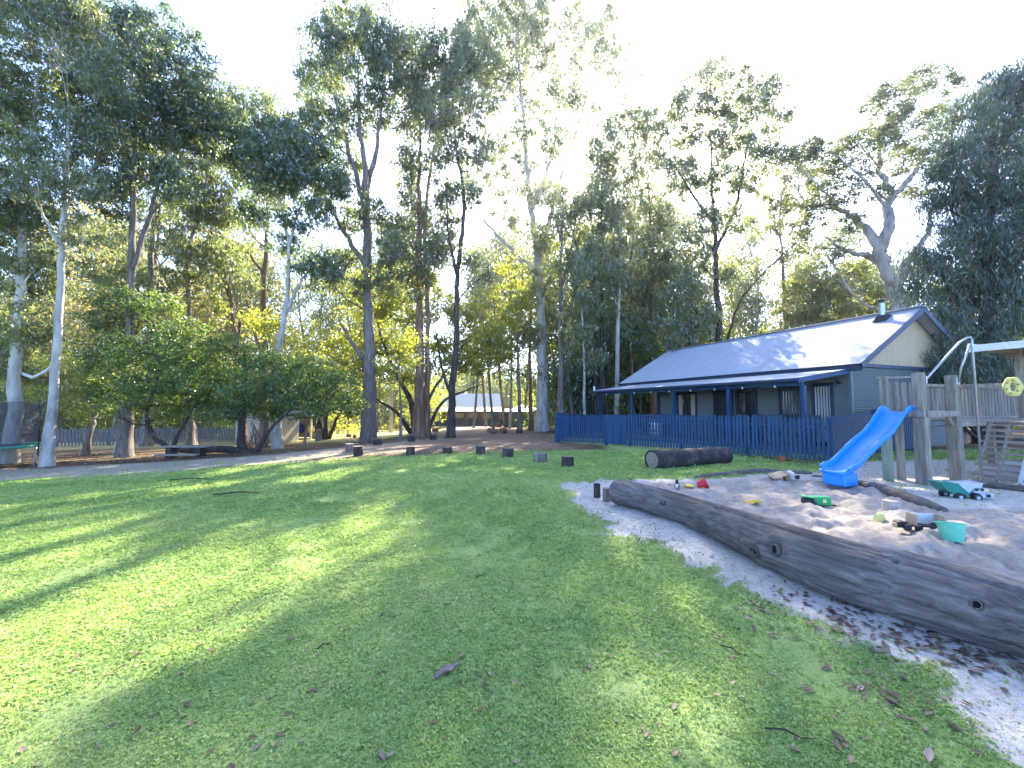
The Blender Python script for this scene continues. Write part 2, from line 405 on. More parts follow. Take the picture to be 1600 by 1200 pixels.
def leaf_quads(cen, L, W, droop, rg, flat=0.0):
    n = len(cen)
    d = rg.normal(size=(n, 3)); d[:, 2] -= droop * 1.6; d[:, 2] *= (1 - flat); d /= np.linalg.norm(d, axis=1)[:, None] + 1e-9
    s = rg.normal(size=(n, 3)); s[:, 2] *= (1 - flat * .7); s -= d * (s * d).sum(1)[:, None]; s /= np.linalg.norm(s, axis=1)[:, None] + 1e-9
    l = L * rg.uniform(.6, 1.3, n)[:, None]; w = W * rg.uniform(.6, 1.3, n)[:, None]
    a = cen - d * l * .5; b = cen + s * w * .5 - d * l * .05; c = cen + d * l * .5; e = cen - s * w * .5 - d * l * .05
    V = np.stack([a, b, c, e], 1).reshape(-1, 3); Q = np.arange(4 * n).reshape(-1, 4); return V, Q
STY = {  # leaf length, width (m at 20 m), droop, sub-clump radius, flatten, tone
 'gum': dict(L=.20, W=.062, droop=.9, rs=.52, sq=.85, mat='gum', flat=0),
 'dark': dict(L=.20, W=.075, droop=.7, rs=.55, sq=.75, mat='dark', flat=0),
 'warm': dict(L=.20, W=.068, droop=.7, rs=.55, sq=.8, mat='warm', flat=0),
 'yellow': dict(L=.17, W=.075, droop=.3, rs=.6, sq=.7, mat='yellow', flat=0),
 'needle': dict(L=.30, W=.035, droop=1.2, rs=.6, sq=1.0, mat='needle', flat=0),
 'pepper': dict(L=.12, W=.052, droop=.3, rs=.5, sq=.7, mat='pepper', flat=.2, ryk=1.2),
 'gnarl': dict(L=.14, W=.055, droop=.2, rs=.5, sq=.55, mat='gnarl', flat=.3, ryk=1.4),
 'gold': dict(L=.2, W=.08, droop=.5, rs=.6, sq=.7, mat='gold', flat=0),
}
def tree(name, label, trunks, crowns, Y, r, style='gum', bark='grey', dens=1.0, seed=1, group=None, limb_up=1.0, sides=10, cat='tree', matk=None):
    """trunks: list of pixel polylines read as the stems at depth Y (first starts at the ground); crowns: (px,py,rx,ry[,dY]) ellipsoids in picture units"""
    rg = np.random.default_rng(seed); st = STY[style]; k = Y / F
    p0 = at(trunks[0][0][0], trunks[0][0][1], Y); gz0 = g(p0.x, p0.y); base = np.array([p0.x, p0.y, gz0])
    root = thing(name, label, cat, tuple(base), 0, group)
    wood = Acc(); leaf = Acc(); stems = []
    for ti, tp in enumerate(trunks):
        pts = []
        for i, q in enumerate(tp):
            dy = q[2] if len(q) > 2 else (0 if i == 0 and ti == 0 else rg.uniform(-.02, .02) * Y)
            pts.append(np.array(at(q[0], q[1], Y + dy)))
        if ti == 0 or tp[0][1] > 650: pts[0][2] = g(pts[0][0], pts[0][1]) - .1
        m = max(12, 5 * len(pts)); P = spline(pts, m); t = np.linspace(0, 1, m)
        rr = r * (.14 + .86 * (1 - t) ** .9) if ti == 0 else r * .5 * (.15 + .85 * (1 - t) ** .9)
        if len(tp[0]) > 3: rr = rr * tp[0][3]
        if tp[0][1] > 650: rr = rr * (1 + .55 * np.exp(-t * m * .45 * np.linalg.norm(P[1] - P[0]) / max(r * 2.2, .1)))
        P[1:-1, :2] += rg.normal(size=(m - 2, 2)) * r * .12
        V_, Q_ = tube_np(P, rr, sides)
        V_ += rg.normal(size=V_.shape) * r * .035
        wood.add(V_, Q_); stems.append((P, rr))
    allP = np.vstack([s[0] for s in stems]); allr = np.concatenate([s[1] for s in stems])
    ls = (Y / 20.0) ** .85
    for c in crowns:
        cx, cy, rx, ry = c[:4]; RX, RZ = rx * k * 1.1, ry * k * st.get('ryk', 1.15); RY = (RX + RZ) * .5 * .9
        dY = c[4] if len(c) > 4 else rg.uniform(-.7, .7) * RX
        cen = np.array(at(cx, cy, Y + dY))
        # limb from the nearest suitable stem point below the cluster
        dh = np.hypot(allP[:, 0] - cen[0], allP[:, 1] - cen[1]); dz = cen[2] - allP[:, 2]
        cost = np.abs(dz - limb_up * dh) + dh * .6 + (dz < 0) * 3
        i = int(np.argmin(cost)); a = allP[i]; ra = min(allr[i] * .5, .018 + .014 * np.linalg.norm(cen - a))
        mid = a * .5 + cen * .5 + rg.normal(size=3) * .12 * np.linalg.norm(cen - a) * np.array([1, 1, .5]); mid[2] += -.08 * np.linalg.norm(cen - a)
        LP = spline([a, mid, cen], 8); wood.add(*tube_np(LP, np.linspace(ra, ra * .35 + .008, 8), 6))
        ns = int(max(4, dens * 3.7 * (RX * RY + RX * RZ + RY * RZ) / 3 / (st['rs'] * ls) ** 2 * 2.0))
        dr = rg.normal(size=(ns, 3)); dr /= np.linalg.norm(dr, axis=1)[:, None]
        rad = rg.uniform(.35, 1.0, ns) ** .6
        sc = cen + dr * rad[:, None] * np.array([RX, RY, RZ]) * (1 + rg.normal(size=(ns, 1)) * .2)
        nb = max(2, int(ns * .45))
        for s in sc[:nb]:
            j = rg.integers(3, 8); b0 = LP[j]; mm = (b0 + s) / 2 + rg.normal(size=3) * .1 * np.linalg.norm(s - b0)
            wood.add(*tube_np(np.array([b0, mm, s]), [max(.012, .0035 * np.linalg.norm(s - b0) + .01) * ls, .011 * ls, .006 * ls], 3))
        per = int(54)
        rs = st['rs'] * ls * rg.uniform(.55, 1.6, ns)
        off = rg.normal(size=(ns, per, 3)); off /= np.linalg.norm(off, axis=2)[..., None]; off *= np.abs(rg.normal(.55, .27, (ns, per, 1)))
        off[..., 2] *= st['sq']
        lc = (sc[:, None, :] + off * rs[:, None, None]).reshape(-1, 3)
        V_, Q_ = leaf_quads(lc, st['L'] * ls * 1.22, st['W'] * ls * 1.25, st['droop'], rg, st['flat'])
        tone = np.repeat(np.clip(rg.normal(.42, .26, ns), 0, 1), per); tone = np.clip(tone + rg.normal(0, .22, len(tone)), 0, 1)
        leaf.add(V_, Q_, np.repeat(tone, 4))
    o = np_mesh('trunk', np.vstack(wood.V) - base, np.vstack(wood.Q), MBK[bark], root, smooth=True)
    if leaf.n: np_mesh('crown', np.vstack(leaf.V) - base, np.vstack(leaf.Q), ML[matk or st['mat']], root, attr={'tone': np.concatenate(leaf.A)})
    return root
# ------------------------------------------------------------------ the named trees round the clearing
tree('gum_tree', 'tall pink-grey gum at the left edge with a broken white limb stub', [[(20, 708), (25, 560), (32, 440), (38, 330), (48, 220), (62, 110)]],
     [(30, 50, 62, 50), (5, 150, 50, 55), (60, 150, 45, 40), (20, 240, 55, 40), (15, 330, 50, 40), (60, 330, 45, 35), (15, 430, 45, 35), (60, 420, 35, 30), (30, 510, 45, 30), (0, 560, 30, 30), (-60, 120, 60, 70), (-90, 330, 80, 80), (40, 590, 30, 20)], 15, .20, 'warm', 'pale', .85, 3)
tree('gum_tree', 'slender leaning grey gum second from the left edge', [[(74, 711), (88, 560), (97, 400), (102, 300), (106, 220), (108, 170)], [(93, 380, 0), (70, 340), (48, 308)]],
     [(105, 40, 65, 45), (60, 10, 60, 40), (150, 110, 45, 40), (80, 230, 45, 32), (130, 290, 40, 26), (60, 290, 35, 25), (140, 200, 40, 32), (130, 370, 38, 24)], 14, .145, 'gum', 'pale', .9, 4)
tree('gum_tree', 'tall gum with a heavy dark crown at the top left', [[(195, 703), (200, 600), (205, 480), (208, 350), (212, 240), (218, 130)], [(207, 420, 0), (235, 330), (262, 240), (280, 150)]],
     [(160, 60, 65, 50), (230, 60, 60, 45), (270, 120, 50, 50), (190, 140, 65, 45), (140, 150, 45, 45), (245, 190, 55, 42), (180, 225, 55, 36), (290, 200, 40, 40), (230, 270, 45, 32), (165, 300, 42, 28), (270, 290, 35, 28), (330, 180, 30, 30)], 17, .22, 'dark', 'grey', 1.25, 5)
tree('gum_tree', 'twin-stemmed gum behind the dark spreading tree', [[(228, 700), (234, 560), (237, 400), (244, 300), (262, 210)], [(236, 460, 0), (246, 380), (250, 320), (300, 210)]],
     [(310, 170, 45, 42), (345, 150, 32, 30), (300, 240, 42, 34), (340, 220, 34, 30), (250, 330, 38, 28), (190, 370, 40, 30), (270, 390, 35, 26), (225, 420, 30, 26)], 24, .24, 'gum', 'grey', .85, 6)
tree('gum_tree', 'thin gum with a bent stem beside the round dark crown', [[(303, 700), (299, 600), (296, 480), (292, 400), (312, 330), (326, 250)], [(297, 520, 0), (270, 460), (235, 380)]],
     [(340, 200, 34, 32), (300, 300, 40, 36), (285, 350, 36, 28), (330, 330, 34, 26), (315, 400, 34, 24), (355, 260, 28, 26)], 22, .17, 'gum', 'grey', .8, 7)
tree('gum_tree', 'leaning reddish gum behind the picnic table', [[(382, 700), (372, 580), (360, 470), (338, 390), (325, 340)], [(371, 570, 0), (372, 480), (350, 400)]],
     [(330, 340, 36, 26), (345, 400, 40, 28), (305, 420, 30, 22), (370, 440, 30, 22), (350, 300, 30, 24)], 23, .22, 'gum', 'red', .7, 8)
tree('gum_tree', 'tall pinkish gum left of the round dark crown', [[(412, 690), (414, 580), (412, 480), (416, 380), (418, 280), (405, 190)], [(412, 560, 0), (392, 500), (378, 430)], [(414, 430, 0), (392, 400), (385, 390)]],
     [(402, 165, 36, 24), (370, 190, 24, 22), (425, 190, 26, 20), (390, 250, 34, 30), (415, 310, 32, 26), (380, 340, 30, 24), (380, 390, 26, 20)], 26, .24, 'gum', 'red', .7, 9)
tree('gum_tree', 'shorter gum with a dense round dark green crown', [[(434, 700), (430, 585), (440, 520), (450, 450), (453, 380), (475, 310)], [(452, 385, 0), (440, 320), (430, 270)], [(442, 500, 0), (470, 440), (495, 410)]],
     [(440, 205, 40, 20), (395, 225, 42, 24), (480, 225, 46, 26), (430, 245, 55, 28), (500, 262, 40, 28), (375, 250, 28, 18), (455, 280, 50, 24), (520, 290, 24, 22), (410, 285, 36, 18), (400, 330, 26, 18), (500, 330, 26, 18), (460, 345, 22, 14), (500, 420, 30, 18), (440, 380, 22, 14)], 19, .19, 'dark', 'pale', 1.35, 10)
tree('gum_tree', 'tall straight gum with a rough trunk and high domed crown at the centre left', [[(575, 683), (577, 560), (575, 440), (573, 340), (570, 270), (562, 190), (558, 100)], [(573, 330, 0), (548, 250), (530, 170), (515, 110)], [(573, 300, 0), (590, 220), (600, 130)], [(575, 420, 0), (545, 375), (520, 330), (505, 300)], [(577, 570, 0), (545, 530), (530, 500)]],
     [(548, 36, 50, 24), (515, 60, 35, 28), (592, 60, 34, 34), (550, 85, 55, 30), (505, 115, 36, 26), (598, 120, 32, 32), (480, 140, 22, 24), (550, 140, 48, 26), (505, 175, 36, 22), (590, 180, 28, 26), (480, 190, 20, 16), (545, 205, 34, 18), (560, 255, 22, 16), (575, 330, 20, 26), (545, 345, 26, 22), (510, 300, 22, 20), (612, 395, 30, 24), (540, 400, 26, 18), (510, 430, 40, 26), (600, 440, 26, 22), (560, 455, 22, 16)], 22, .33, 'gum', 'grey', 1.0, 11)
tree('gum_tree', 'reddish peeling gum with a mossy butt right of the tall straight one', [[(655, 677), (655, 580), (656, 460), (655, 360), (655, 270), (655, 180)], [(668, 677, .3, 1.2), (668, 560), (667, 450), (664, 340), (680, 220), (690, 150)]],
     [(645, 70, 36, 22), (625, 100, 30, 32), (690, 80, 42, 28), (655, 120, 50, 28), (720, 105, 36, 28), (640, 160, 36, 28), (690, 150, 42, 26), (665, 200, 48, 24), (650, 250, 34, 22), (640, 340, 28, 30), (680, 350, 34, 28), (650, 400, 46, 34), (690, 390, 26, 24), (655, 445, 36, 20), (610, 360, 22, 20), (640, 290, 24, 18)], 24, .30, 'gum', 'red', 1.0, 12)
tree('gum_tree', 'dark slim gum with white patches leaning over the far cottage roof', [[(704, 682), (707, 610), (713, 520), (714, 440), (722, 360), (724, 300), (712, 220), (708, 150)], [(706, 630, 0), (690, 570), (678, 500)], [(714, 430, 0), (706, 390), (700, 360), (697, 280)]],
     [(740, 85, 34, 26), (720, 130, 40, 28), (765, 110, 28, 24), (690, 180, 36, 30), (735, 180, 40, 28), (705, 240, 34, 26), (745, 235, 28, 26), (725, 300, 28, 22), (695, 300, 24, 22), (735, 400, 24, 16), (755, 430, 20, 14)], 22, .21, 'gum', 'dark', .9, 13)
tree('young_tree', 'very thin grey-barked young tree between the two big central gums', [[(626, 690), (626, 640), (624, 600), (622, 560)]], [(622, 560, 22, 24), (635, 530, 16, 18)], 20, .075, 'yellow', 'grey', .8, 14)
tree('gum_tree', 'tallest pale smooth gum with flared base right of the centre', [[(848, 671), (847, 600), (845, 500), (842, 420), (838, 380), (828, 320), (822, 240), (815, 150), (805, 80)], [(842, 410, 0), (862, 330), (882, 260), (905, 190), (925, 120)], [(828, 330, 0), (850, 280), (868, 220), (870, 130)], [(843, 430, 0), (810, 400), (770, 360), (745, 330)], [(845, 460, 0), (862, 430), (872, 400)]],
     [(770, 20, 48, 24), (820, 10, 50, 24), (745, 55, 38, 26), (800, 50, 50, 26), (860, 45, 44, 30), (930, 20, 44, 26), (910, 65, 40, 30), (960, 70, 26, 36), (770, 100, 40, 26), (830, 95, 44, 26), (890, 110, 40, 26), (940, 120, 32, 28), (800, 145, 40, 26), (855, 155, 42, 26), (910, 165, 36, 24), (760, 160, 28, 22), (980, 120, 22, 22), (820, 200, 36, 22), (875, 205, 22, 16), (770, 230, 30, 22), (840, 245, 34, 20), (790, 285, 34, 22), (740, 280, 26, 20), (850, 300, 34, 24), (800, 340, 26, 18), (840, 375, 34, 18), (830, 530, 22, 18)], 32, .46, 'gum', 'pale', .82, 15)
tree('gum_tree', 'forked grey gum just left of the blue fence corner', [[(876, 672), (876, 560), (875, 470), (877, 380), (880, 280)], [(876, 450, 0), (888, 410), (896, 370), (905, 300)]],
     [(872, 225, 26, 20), (925, 310, 22, 18), (862, 300, 22, 20), (895, 340, 32, 24), (870, 350, 26, 20), (915, 395, 28, 22), (880, 410, 26, 18), (938, 225, 18, 16)], 28, .22, 'gum', 'grey', .8, 16)
tree('gum_tree', 'thin pale gum with one straight stem behind the blue fence', [[(914, 668), (913, 600), (912, 540), (908, 470), (905, 420)]], [(905, 420, 26, 24), (920, 470, 22, 20), (895, 520, 20, 24), (925, 560, 20, 22)], 26, .10, 'gum', 'pale', .9, 17)
tree('gum_tree', 'slim gum behind the left end of the verandah roof', [[(941, 664), (940, 560), (940, 450), (938, 360), (945, 260)], [(932, 664, .5, 1.0), (930, 560), (928, 440), (915, 330)]],
     [(960, 180, 30, 24), (990, 190, 30, 26), (945, 230, 34, 26), (1000, 250, 20, 20), (945, 290, 22, 20), (930, 310, 30, 24), (975, 330, 34, 24), (945, 370, 32, 22), (920, 420, 28, 24), (955, 430, 30, 22), (925, 500, 24, 26), (955, 520, 24, 24)], 30, .18, 'gum', 'dark', .82, 18)
tree('gum_tree', 'reddish gum rising behind the far end of the cabin roof', [[(1020, 650), (1020, 520), (1019, 420), (1016, 330), (1012, 260)], [(990, 650, 1.5, .9), (987, 540), (985, 440), (990, 340), (1000, 250)]],
     [(1010, 180, 28, 18), (1040, 190, 28, 20), (1010, 225, 36, 24), (1050, 240, 32, 26), (1000, 280, 34, 24), (1040, 300, 36, 26), (1010, 340, 34, 24), (1050, 360, 30, 24), (990, 390, 32, 22), (1035, 420, 34, 24), (1000, 450, 30, 22), (1050, 480, 30, 26), (1005, 510, 28, 22)], 32, .24, 'gum', 'red', .78, 19)
tree('gum_tree', 'dark-trunked gum with a broad airy crown behind the cabin roof', [[(1126, 640), (1124, 540), (1120, 440), (1117, 360), (1112, 300), (1112, 220)], [(1116, 350, 0), (1080, 300), (1050, 250)], [(1119, 390, 0), (1150, 320), (1165, 240), (1175, 180)], [(1112, 620, 0, .8), (1140, 520), (1160, 465), (1210, 410), (1250, 375)]],
     [(1085, 125, 34, 22), (1120, 115, 34, 16), (1175, 125, 36, 22), (1205, 150, 24, 28), (1065, 165, 32, 22), (1110, 160, 42, 22), (1160, 175, 42, 22), (1215, 190, 22, 22), (1080, 210, 34, 20), (1130, 220, 44, 22), (1185, 225, 32, 22), (1095, 265, 36, 18), (1140, 280, 40, 20), (1065, 260, 26, 18), (1180, 285, 28, 18), (1120, 330, 34, 16), (1085, 360, 30, 22), (1150, 350, 26, 18), (1090, 410, 34, 24), (1070, 460, 34, 26), (1100, 500, 30, 22), (1135, 430, 20, 18), (1065, 520, 34, 22)], 26, .25, 'gum', 'dark', .85, 20)
tree('dead_tree', 'bare thin pale stem against the white sky behind the cabin', [[(1176, 560), (1175, 480), (1174, 410), (1172, 350)]], [(1172, 340, 12, 12)], 40, .09, 'gum', 'pale', .4, 21)
tree('gum_tree', 'yellowish slim gum between the broad airy crown and the gnarled tree', [[(1229, 600), (1227, 500), (1223, 420), (1219, 340), (1225, 280)]],
     [(1225, 255, 30, 18), (1255, 285, 28, 22), (1205, 310, 26, 20), (1240, 330, 28, 18), (1200, 360, 22, 16), (1250, 380, 22, 16), (1215, 400, 20, 14)], 31, .16, 'warm', 'grey', .75, 22)
tree('gnarled_tree', 'big gnarled pale-limbed tree behind the chimney end of the cabin', [[(1412, 640), (1408, 540), (1403, 480), (1390, 430), (1372, 392), (1352, 356), (1325, 335), (1300, 322)], [(1374, 395, 0, 1.35), (1388, 350), (1392, 310), (1425, 275), (1445, 240)], [(1398, 445, 0, 1.1), (1425, 400), (1450, 360), (1465, 300)], [(1385, 415, 0, .9), (1355, 400), (1330, 395), (1290, 370)], [(1395, 310, 0, .8), (1375, 260), (1385, 200)]],
     [(1300, 238, 36, 13), (1255, 232, 34, 14), (1218, 240, 26, 13), (1340, 222, 32, 14), (1380, 195, 26, 14), (1400, 150, 34, 14), (1440, 125, 34, 13), (1478, 130, 24, 13), (1385, 225, 34, 13), (1430, 185, 38, 14), (1475, 180, 26, 14), (1290, 280, 34, 14), (1340, 268, 28, 12), (1265, 320, 36, 14), (1310, 310, 30, 12), (1440, 228, 34, 13), (1470, 255, 26, 14), (1410, 262, 22, 10), (1250, 355, 28, 12), (1290, 395, 26, 13), (1330, 350, 22, 10), (1440, 305, 24, 12), (1370, 300, 20, 10), (1365, 165, 22, 12)], 23, .50, 'gnarl', 'pale', 1.2, 23, limb_up=.7)
tree('bushy_tree', 'low bushy tree showing above the cabin ridge left of the chimney', [[(1330, 640), (1325, 540), (1310, 480)], [(1326, 560, 0), (1280, 500), (1250, 480)]],
     [(1290, 430, 44, 16), (1340, 425, 30, 14), (1260, 455, 34, 16), (1320, 455, 40, 16), (1365, 470, 26, 18), (1290, 490, 40, 18), (1240, 495, 34, 18), (1210, 520, 22, 16), (1340, 500, 36, 16), (1385, 510, 20, 18)], 27, .22, 'warm', 'pale', 1.1, 24)
tree('weeping_conifer', 'huge blue-green fine-needled tree filling the right edge', [[(1545, 690), (1542, 560), (1545, 400), (1550, 260), (1560, 160)], [(1543, 600, 0), (1500, 500), (1475, 430)], [(1545, 480, 0), (1590, 380), (1620, 300)]],
     [(1565, 150, 46, 34), (1600, 130, 40, 26), (1520, 195, 42, 38), (1575, 215, 50, 42), (1630, 220, 50, 60), (1500, 260, 42, 36), (1555, 290, 52, 42), (1610, 310, 50, 46), (1485, 330, 40, 38), (1535, 370, 52, 42), (1600, 390, 55, 42), (1470, 400, 38, 34), (1520, 440, 52, 40), (1585, 460, 55, 40), (1458, 455, 34, 28), (1500, 500, 45, 32), (1560, 525, 52, 34), (1620, 530, 45, 40), (1455, 500, 28, 22), (1525, 575, 40, 26, -1), (1580, 590, 42, 26, 0), (1485, 560, 22, 30, -1.6), (1470, 590, 16, 20, -1.8), (1680, 330, 60, 90), (1690, 500, 60, 80)], 16.5, .34, 'needle', 'dark', 1.6, 25)
# the dark spreading tree with its fallen, curving stem on the left
tree('spreading_tree', 'dark green spreading tree with a stem that sags along the ground', [[(402, 696), (350, 702, -.3), (300, 704, -.5), (262, 698, -.5), (240, 680, -.4), (228, 650, 0), (240, 612, 0), (255, 560), (268, 520)], [(398, 694, 0, 1.1), (425, 668), (450, 645), (480, 612)], [(376, 696, 0, 1.9), (379, 640), (384, 590), (380, 540)], [(262, 690, -.4), (292, 655), (320, 620), (350, 590)]],
     [(185, 470, 34, 14), (250, 480, 40, 18), (160, 500, 34, 16), (215, 510, 46, 18), (290, 515, 40, 18), (165, 545, 36, 18), (230, 550, 48, 20), (300, 555, 48, 20), (350, 540, 36, 18), (180, 590, 42, 18), (250, 595, 50, 20), (330, 590, 50, 22), (395, 565, 44, 22), (390, 610, 50, 22), (290, 618, 52, 16), (210, 618, 42, 14), (170, 612, 26, 14), (350, 628, 50, 14), (440, 575, 40, 22), (445, 612, 44, 20), (490, 585, 38, 22), (500, 622, 40, 16), (535, 605, 28, 20), (430, 636, 34, 8), (380, 636, 30, 8), (300, 634, 40, 8), (220, 634, 24, 7), (180, 640, 34, 8), (265, 646, 30, 7), (345, 648, 34, 7), (425, 648, 30, 7), (505, 642, 32, 9), (545, 630, 24, 12)], 17.0, .15, 'pepper', 'dark', 1.45, 26, limb_up=.4)
tree('multi_stemmed_tree', 'wide yellow-green tree with many spreading stems behind the central gums', [[(650, 674), (643, 630), (622, 590), (600, 540), (585, 490)], [(646, 674, .2, 1.3), (620, 645), (590, 625), (560, 600)], [(658, 674, .4, 1.4), (668, 630), (690, 590), (720, 550)], [(655, 670, .6, 1.2), (656, 600), (650, 520), (655, 460)], [(664, 674, -.2, 1.1), (690, 630), (725, 612), (755, 600)]],
     [(600, 440, 40, 20), (650, 440, 36, 22), (570, 475, 40, 24), (620, 490, 44, 26), (680, 480, 42, 24), (725, 490, 34, 22), (560, 530, 40, 26), (610, 545, 42, 26), (665, 540, 44, 26), (720, 540, 42, 26), (765, 530, 30, 26), (545, 580, 34, 24), (600, 590, 34, 20), (690, 572, 34, 18), (740, 570, 34, 18), (640, 585, 26, 16), (780, 570, 26, 18), (570, 625, 26, 14), (520, 560, 26, 26)], 29, .24, 'yellow', 'dark', 1.0, 27, limb_up=.6)
tree('dark_shrub_tree', 'low dark multi-stemmed bush tree beyond the sunlit clearing', [[(503, 674), (497, 650), (480, 632)], [(508, 674, 0, 1.2), (512, 645), (520, 625)], [(512, 674, 0), (528, 650), (545, 632)]],
     [(470, 625, 30, 16), (505, 615, 32, 18), (540, 622, 30, 16), (485, 640, 20, 8), (555, 640, 20, 10)], 30, .26, 'dark', 'dark', 1.1, 28, limb_up=.5)
tree('young_tree', 'short leaning trunk at the left end of the grey picket fence', [[(132, 706), (140, 680), (148, 650), (152, 620)]], [(150, 610, 28, 18), (130, 580, 26, 18), (170, 600, 22, 14)], 17.5, .13, 'warm', 'grey', 1.0, 29)
tree('gum_tree', 'pale straight trunk with a sunlit side before the grey picket fence', [[(190, 703), (197, 670), (200, 640), (203, 600), (206, 540), (200, 470)]], [(200, 440, 36, 24), (160, 420, 30, 22), (225, 470, 28, 18)], 19, .24, 'gum', 'pale', .9, 30)
tree('gum_tree', 'greenish backlit trunk standing behind the picnic bench', [[(298, 690), (297, 650), (297, 600), (298, 520), (292, 450)]], [(290, 440, 34, 22), (320, 470, 24, 18), (265, 470, 24, 18)], 21, .19, 'warm', 'grey', .8, 31)
tree('gum_tree', 'slim trunk beside the beige garden shed', [[(413, 690), (413, 650), (414, 600), (416, 540)]], [(425, 520, 26, 18), (400, 500, 22, 16)], 21.5, .15, 'yellow', 'grey', .8, 32)
tree('young_tree', 'thin leaning sapling with a red-brown foot near the tall stump', [[(474, 692), (480, 665), (486, 640), (492, 610)]], [(490, 610, 22, 16), (478, 630, 16, 10)], 19, .06, 'pepper', 'red', 1.0, 33)
tree('gum_tree', 'thin grey trunk standing between the far cottage and the tall pale gum', [[(812, 676), (811, 600), (808, 530), (806, 440)]], [(800, 430, 24, 20), (815, 470, 20, 18), (790, 500, 22, 20), (770, 470, 24, 20)], 31, .17, 'yellow', 'grey', .9, 34)
tree('gum_tree', 'brown trunk close to the left side of the tall pale gum', [[(829, 672), (829, 600), (828, 520), (832, 440)]], [(835, 450, 22, 20), (815, 520, 22, 18), (860, 500, 20, 18), (780, 540, 26, 22)], 34, .19, 'gum', 'red', .9, 35)
# broken white limb on the left edge
# ------------------------------------------------------------------ forest behind: prototypes copied with obj.copy()
def proto_slim(seed, style, bark, h=17, w=3.2, n=14, r=.15, low=.45):
    rg = np.random.default_rng(seed); Yp = 45.0
    root = thing('forest_tree', 'slim gum in the forest behind the clearing', 'tree', (0, 0, 0)); wood = Acc(); leaf = Acc()
    P = spline([[0, 0, -.3], [rg.normal() * .3, rg.normal() * .3, h * .35], [rg.normal() * .6, rg.normal() * .5, h * .7], [rg.normal() * .9, rg.normal() * .7, h * .95]], 14)
    wood.add(*tube_np(P, r * np.linspace(1, .2, 14), 7))
    st = STY[style]
    for i in range(n):
        f = low + (1 - low) * (i + .5) / n; a = P[int(f * .8 * 13)]; sp = w * math.sin(min(1, (1.12 - f) * 1.6) * math.pi / 2) * rg.uniform(.25, 1)
        th = rg.uniform(0, 6.28); cen = np.array([P[int(f * 13) if f < 1 else 13][0] + math.cos(th) * sp, math.sin(th) * sp, h * f])
        wood.add(*tube_np(spline([a, (a + cen) / 2 - [0, 0, .3], cen], 5), np.linspace(r * .35, .015, 5), 4))
        ns = 9; dr = rg.normal(size=(ns, 3)) * np.array([.75, .75, .6]) * w * .36; sc = cen + dr
        per = 34; off = rg.normal(size=(ns, per, 3)) * .42; off[..., 2] *= .8
        lc = (sc[:, None] + off).reshape(-1, 3); V_, Q_ = leaf_quads(lc, .34, .125, st['droop'], rg)
        tone = np.repeat(np.clip(rg.normal(.45, .22, ns), 0, 1), per * 4); leaf.add(V_, Q_, tone)
    np_mesh('trunk', np.vstack(wood.V), np.vstack(wood.Q), MBK[bark], root, smooth=True)
    np_mesh('crown', np.vstack(leaf.V), np.vstack(leaf.Q), ML[st['mat']], root, attr={'tone': np.concatenate(leaf.A)})
    return root
protos = [(proto_slim(101, 'gum', 'grey'), 'gum'), (proto_slim(102, 'gum', 'red', 15, 3.6, 16), 'gum'), (proto_slim(103, 'warm', 'grey', 16, 3.6, 15), 'warm'), (proto_slim(104, 'dark', 'dark', 13, 3.2, 16, low=.3), 'dark'), (proto_slim(105, 'gold', 'grey', 15, 4.2, 18), 'gold')]
tall = proto_slim(121, 'gum', 'pale', 21, 2.4, 14, .17, .5); tall2 = proto_slim(122, 'gum', 'grey', 19, 2.6, 14, .15, .42)
bprotos = [(proto_slim(111, 'yellow', 'grey', 7.5, 3.8, 22, .12, .12), 'y'), (proto_slim(112, 'warm', 'dark', 6.5, 3.6, 22, .12, .12), 'w'), (proto_slim(113, 'dark', 'dark', 6, 3.4, 22, .12, .10), 'd'), (proto_slim(114, 'pepper', 'grey', 8, 3.6, 24, .12, .15), 'p')]
LBL = {'gum': 'slim grey-green gum in the forest behind the clearing', 'warm': 'sunlit olive gum in the forest behind the clearing', 'dark': 'dark-crowned slim tree in the forest behind the clearing', 'gold': 'golden backlit tree in the forest behind the clearing',
       'y': 'yellow-green understorey tree in the forest behind the clearing', 'w': 'olive understorey tree in the forest behind the clearing', 'd': 'dark understorey tree in the forest behind the clearing', 'p': 'bright green understorey tree in the forest behind the clearing'}
used_p = set()
def where(lb, x, y):
    px = 800 + F * x / y
    for lim, t in ((60, 'near the left edge, beyond the trampoline'), (250, 'beyond the grey picket fence on the left'), (440, 'above and behind the dark spreading tree'), (570, 'just left of the tall straight gum'), (650, 'between the tall straight gum and the reddish peeling gum'),
                   (715, 'between the reddish peeling gum and the dark slim gum'), (790, 'above the far cottage'), (870, 'around the tall pale gum'), (960, 'behind the left end of the blue fence'), (1050, 'behind the far end of the cabin roof'), (1140, 'behind the middle of the cabin roof'), (1280, 'behind the cabin ridge in the white gap'), (1430, 'behind the gnarled tree and the chimney'), (9999, 'behind the blue-green needled tree at the right')):
        if px < lim: break
    return lb.replace(' in the forest behind the clearing', '') + (', near row, ' if y < 42 else (', middle row, ' if y < 60 else ', farthest row, ')) + t
def place_bg(pr, x, y, s, rz):
    p, k = pr; o = p if id(p) not in used_p else copy_tree(p); used_p.add(id(p))
    o.location = (x, y, g(x, y)); o.scale = (s, s, s * random.uniform(.92, 1.12)); o.rotation_euler = (0, 0, rz); tag(o, where(LBL[k], x, y), 'tree', 'trees in the forest behind the clearing')
    return o
rb = random.Random(21)
HC = (13.6, 20.6)   # cabin centre, kept clear
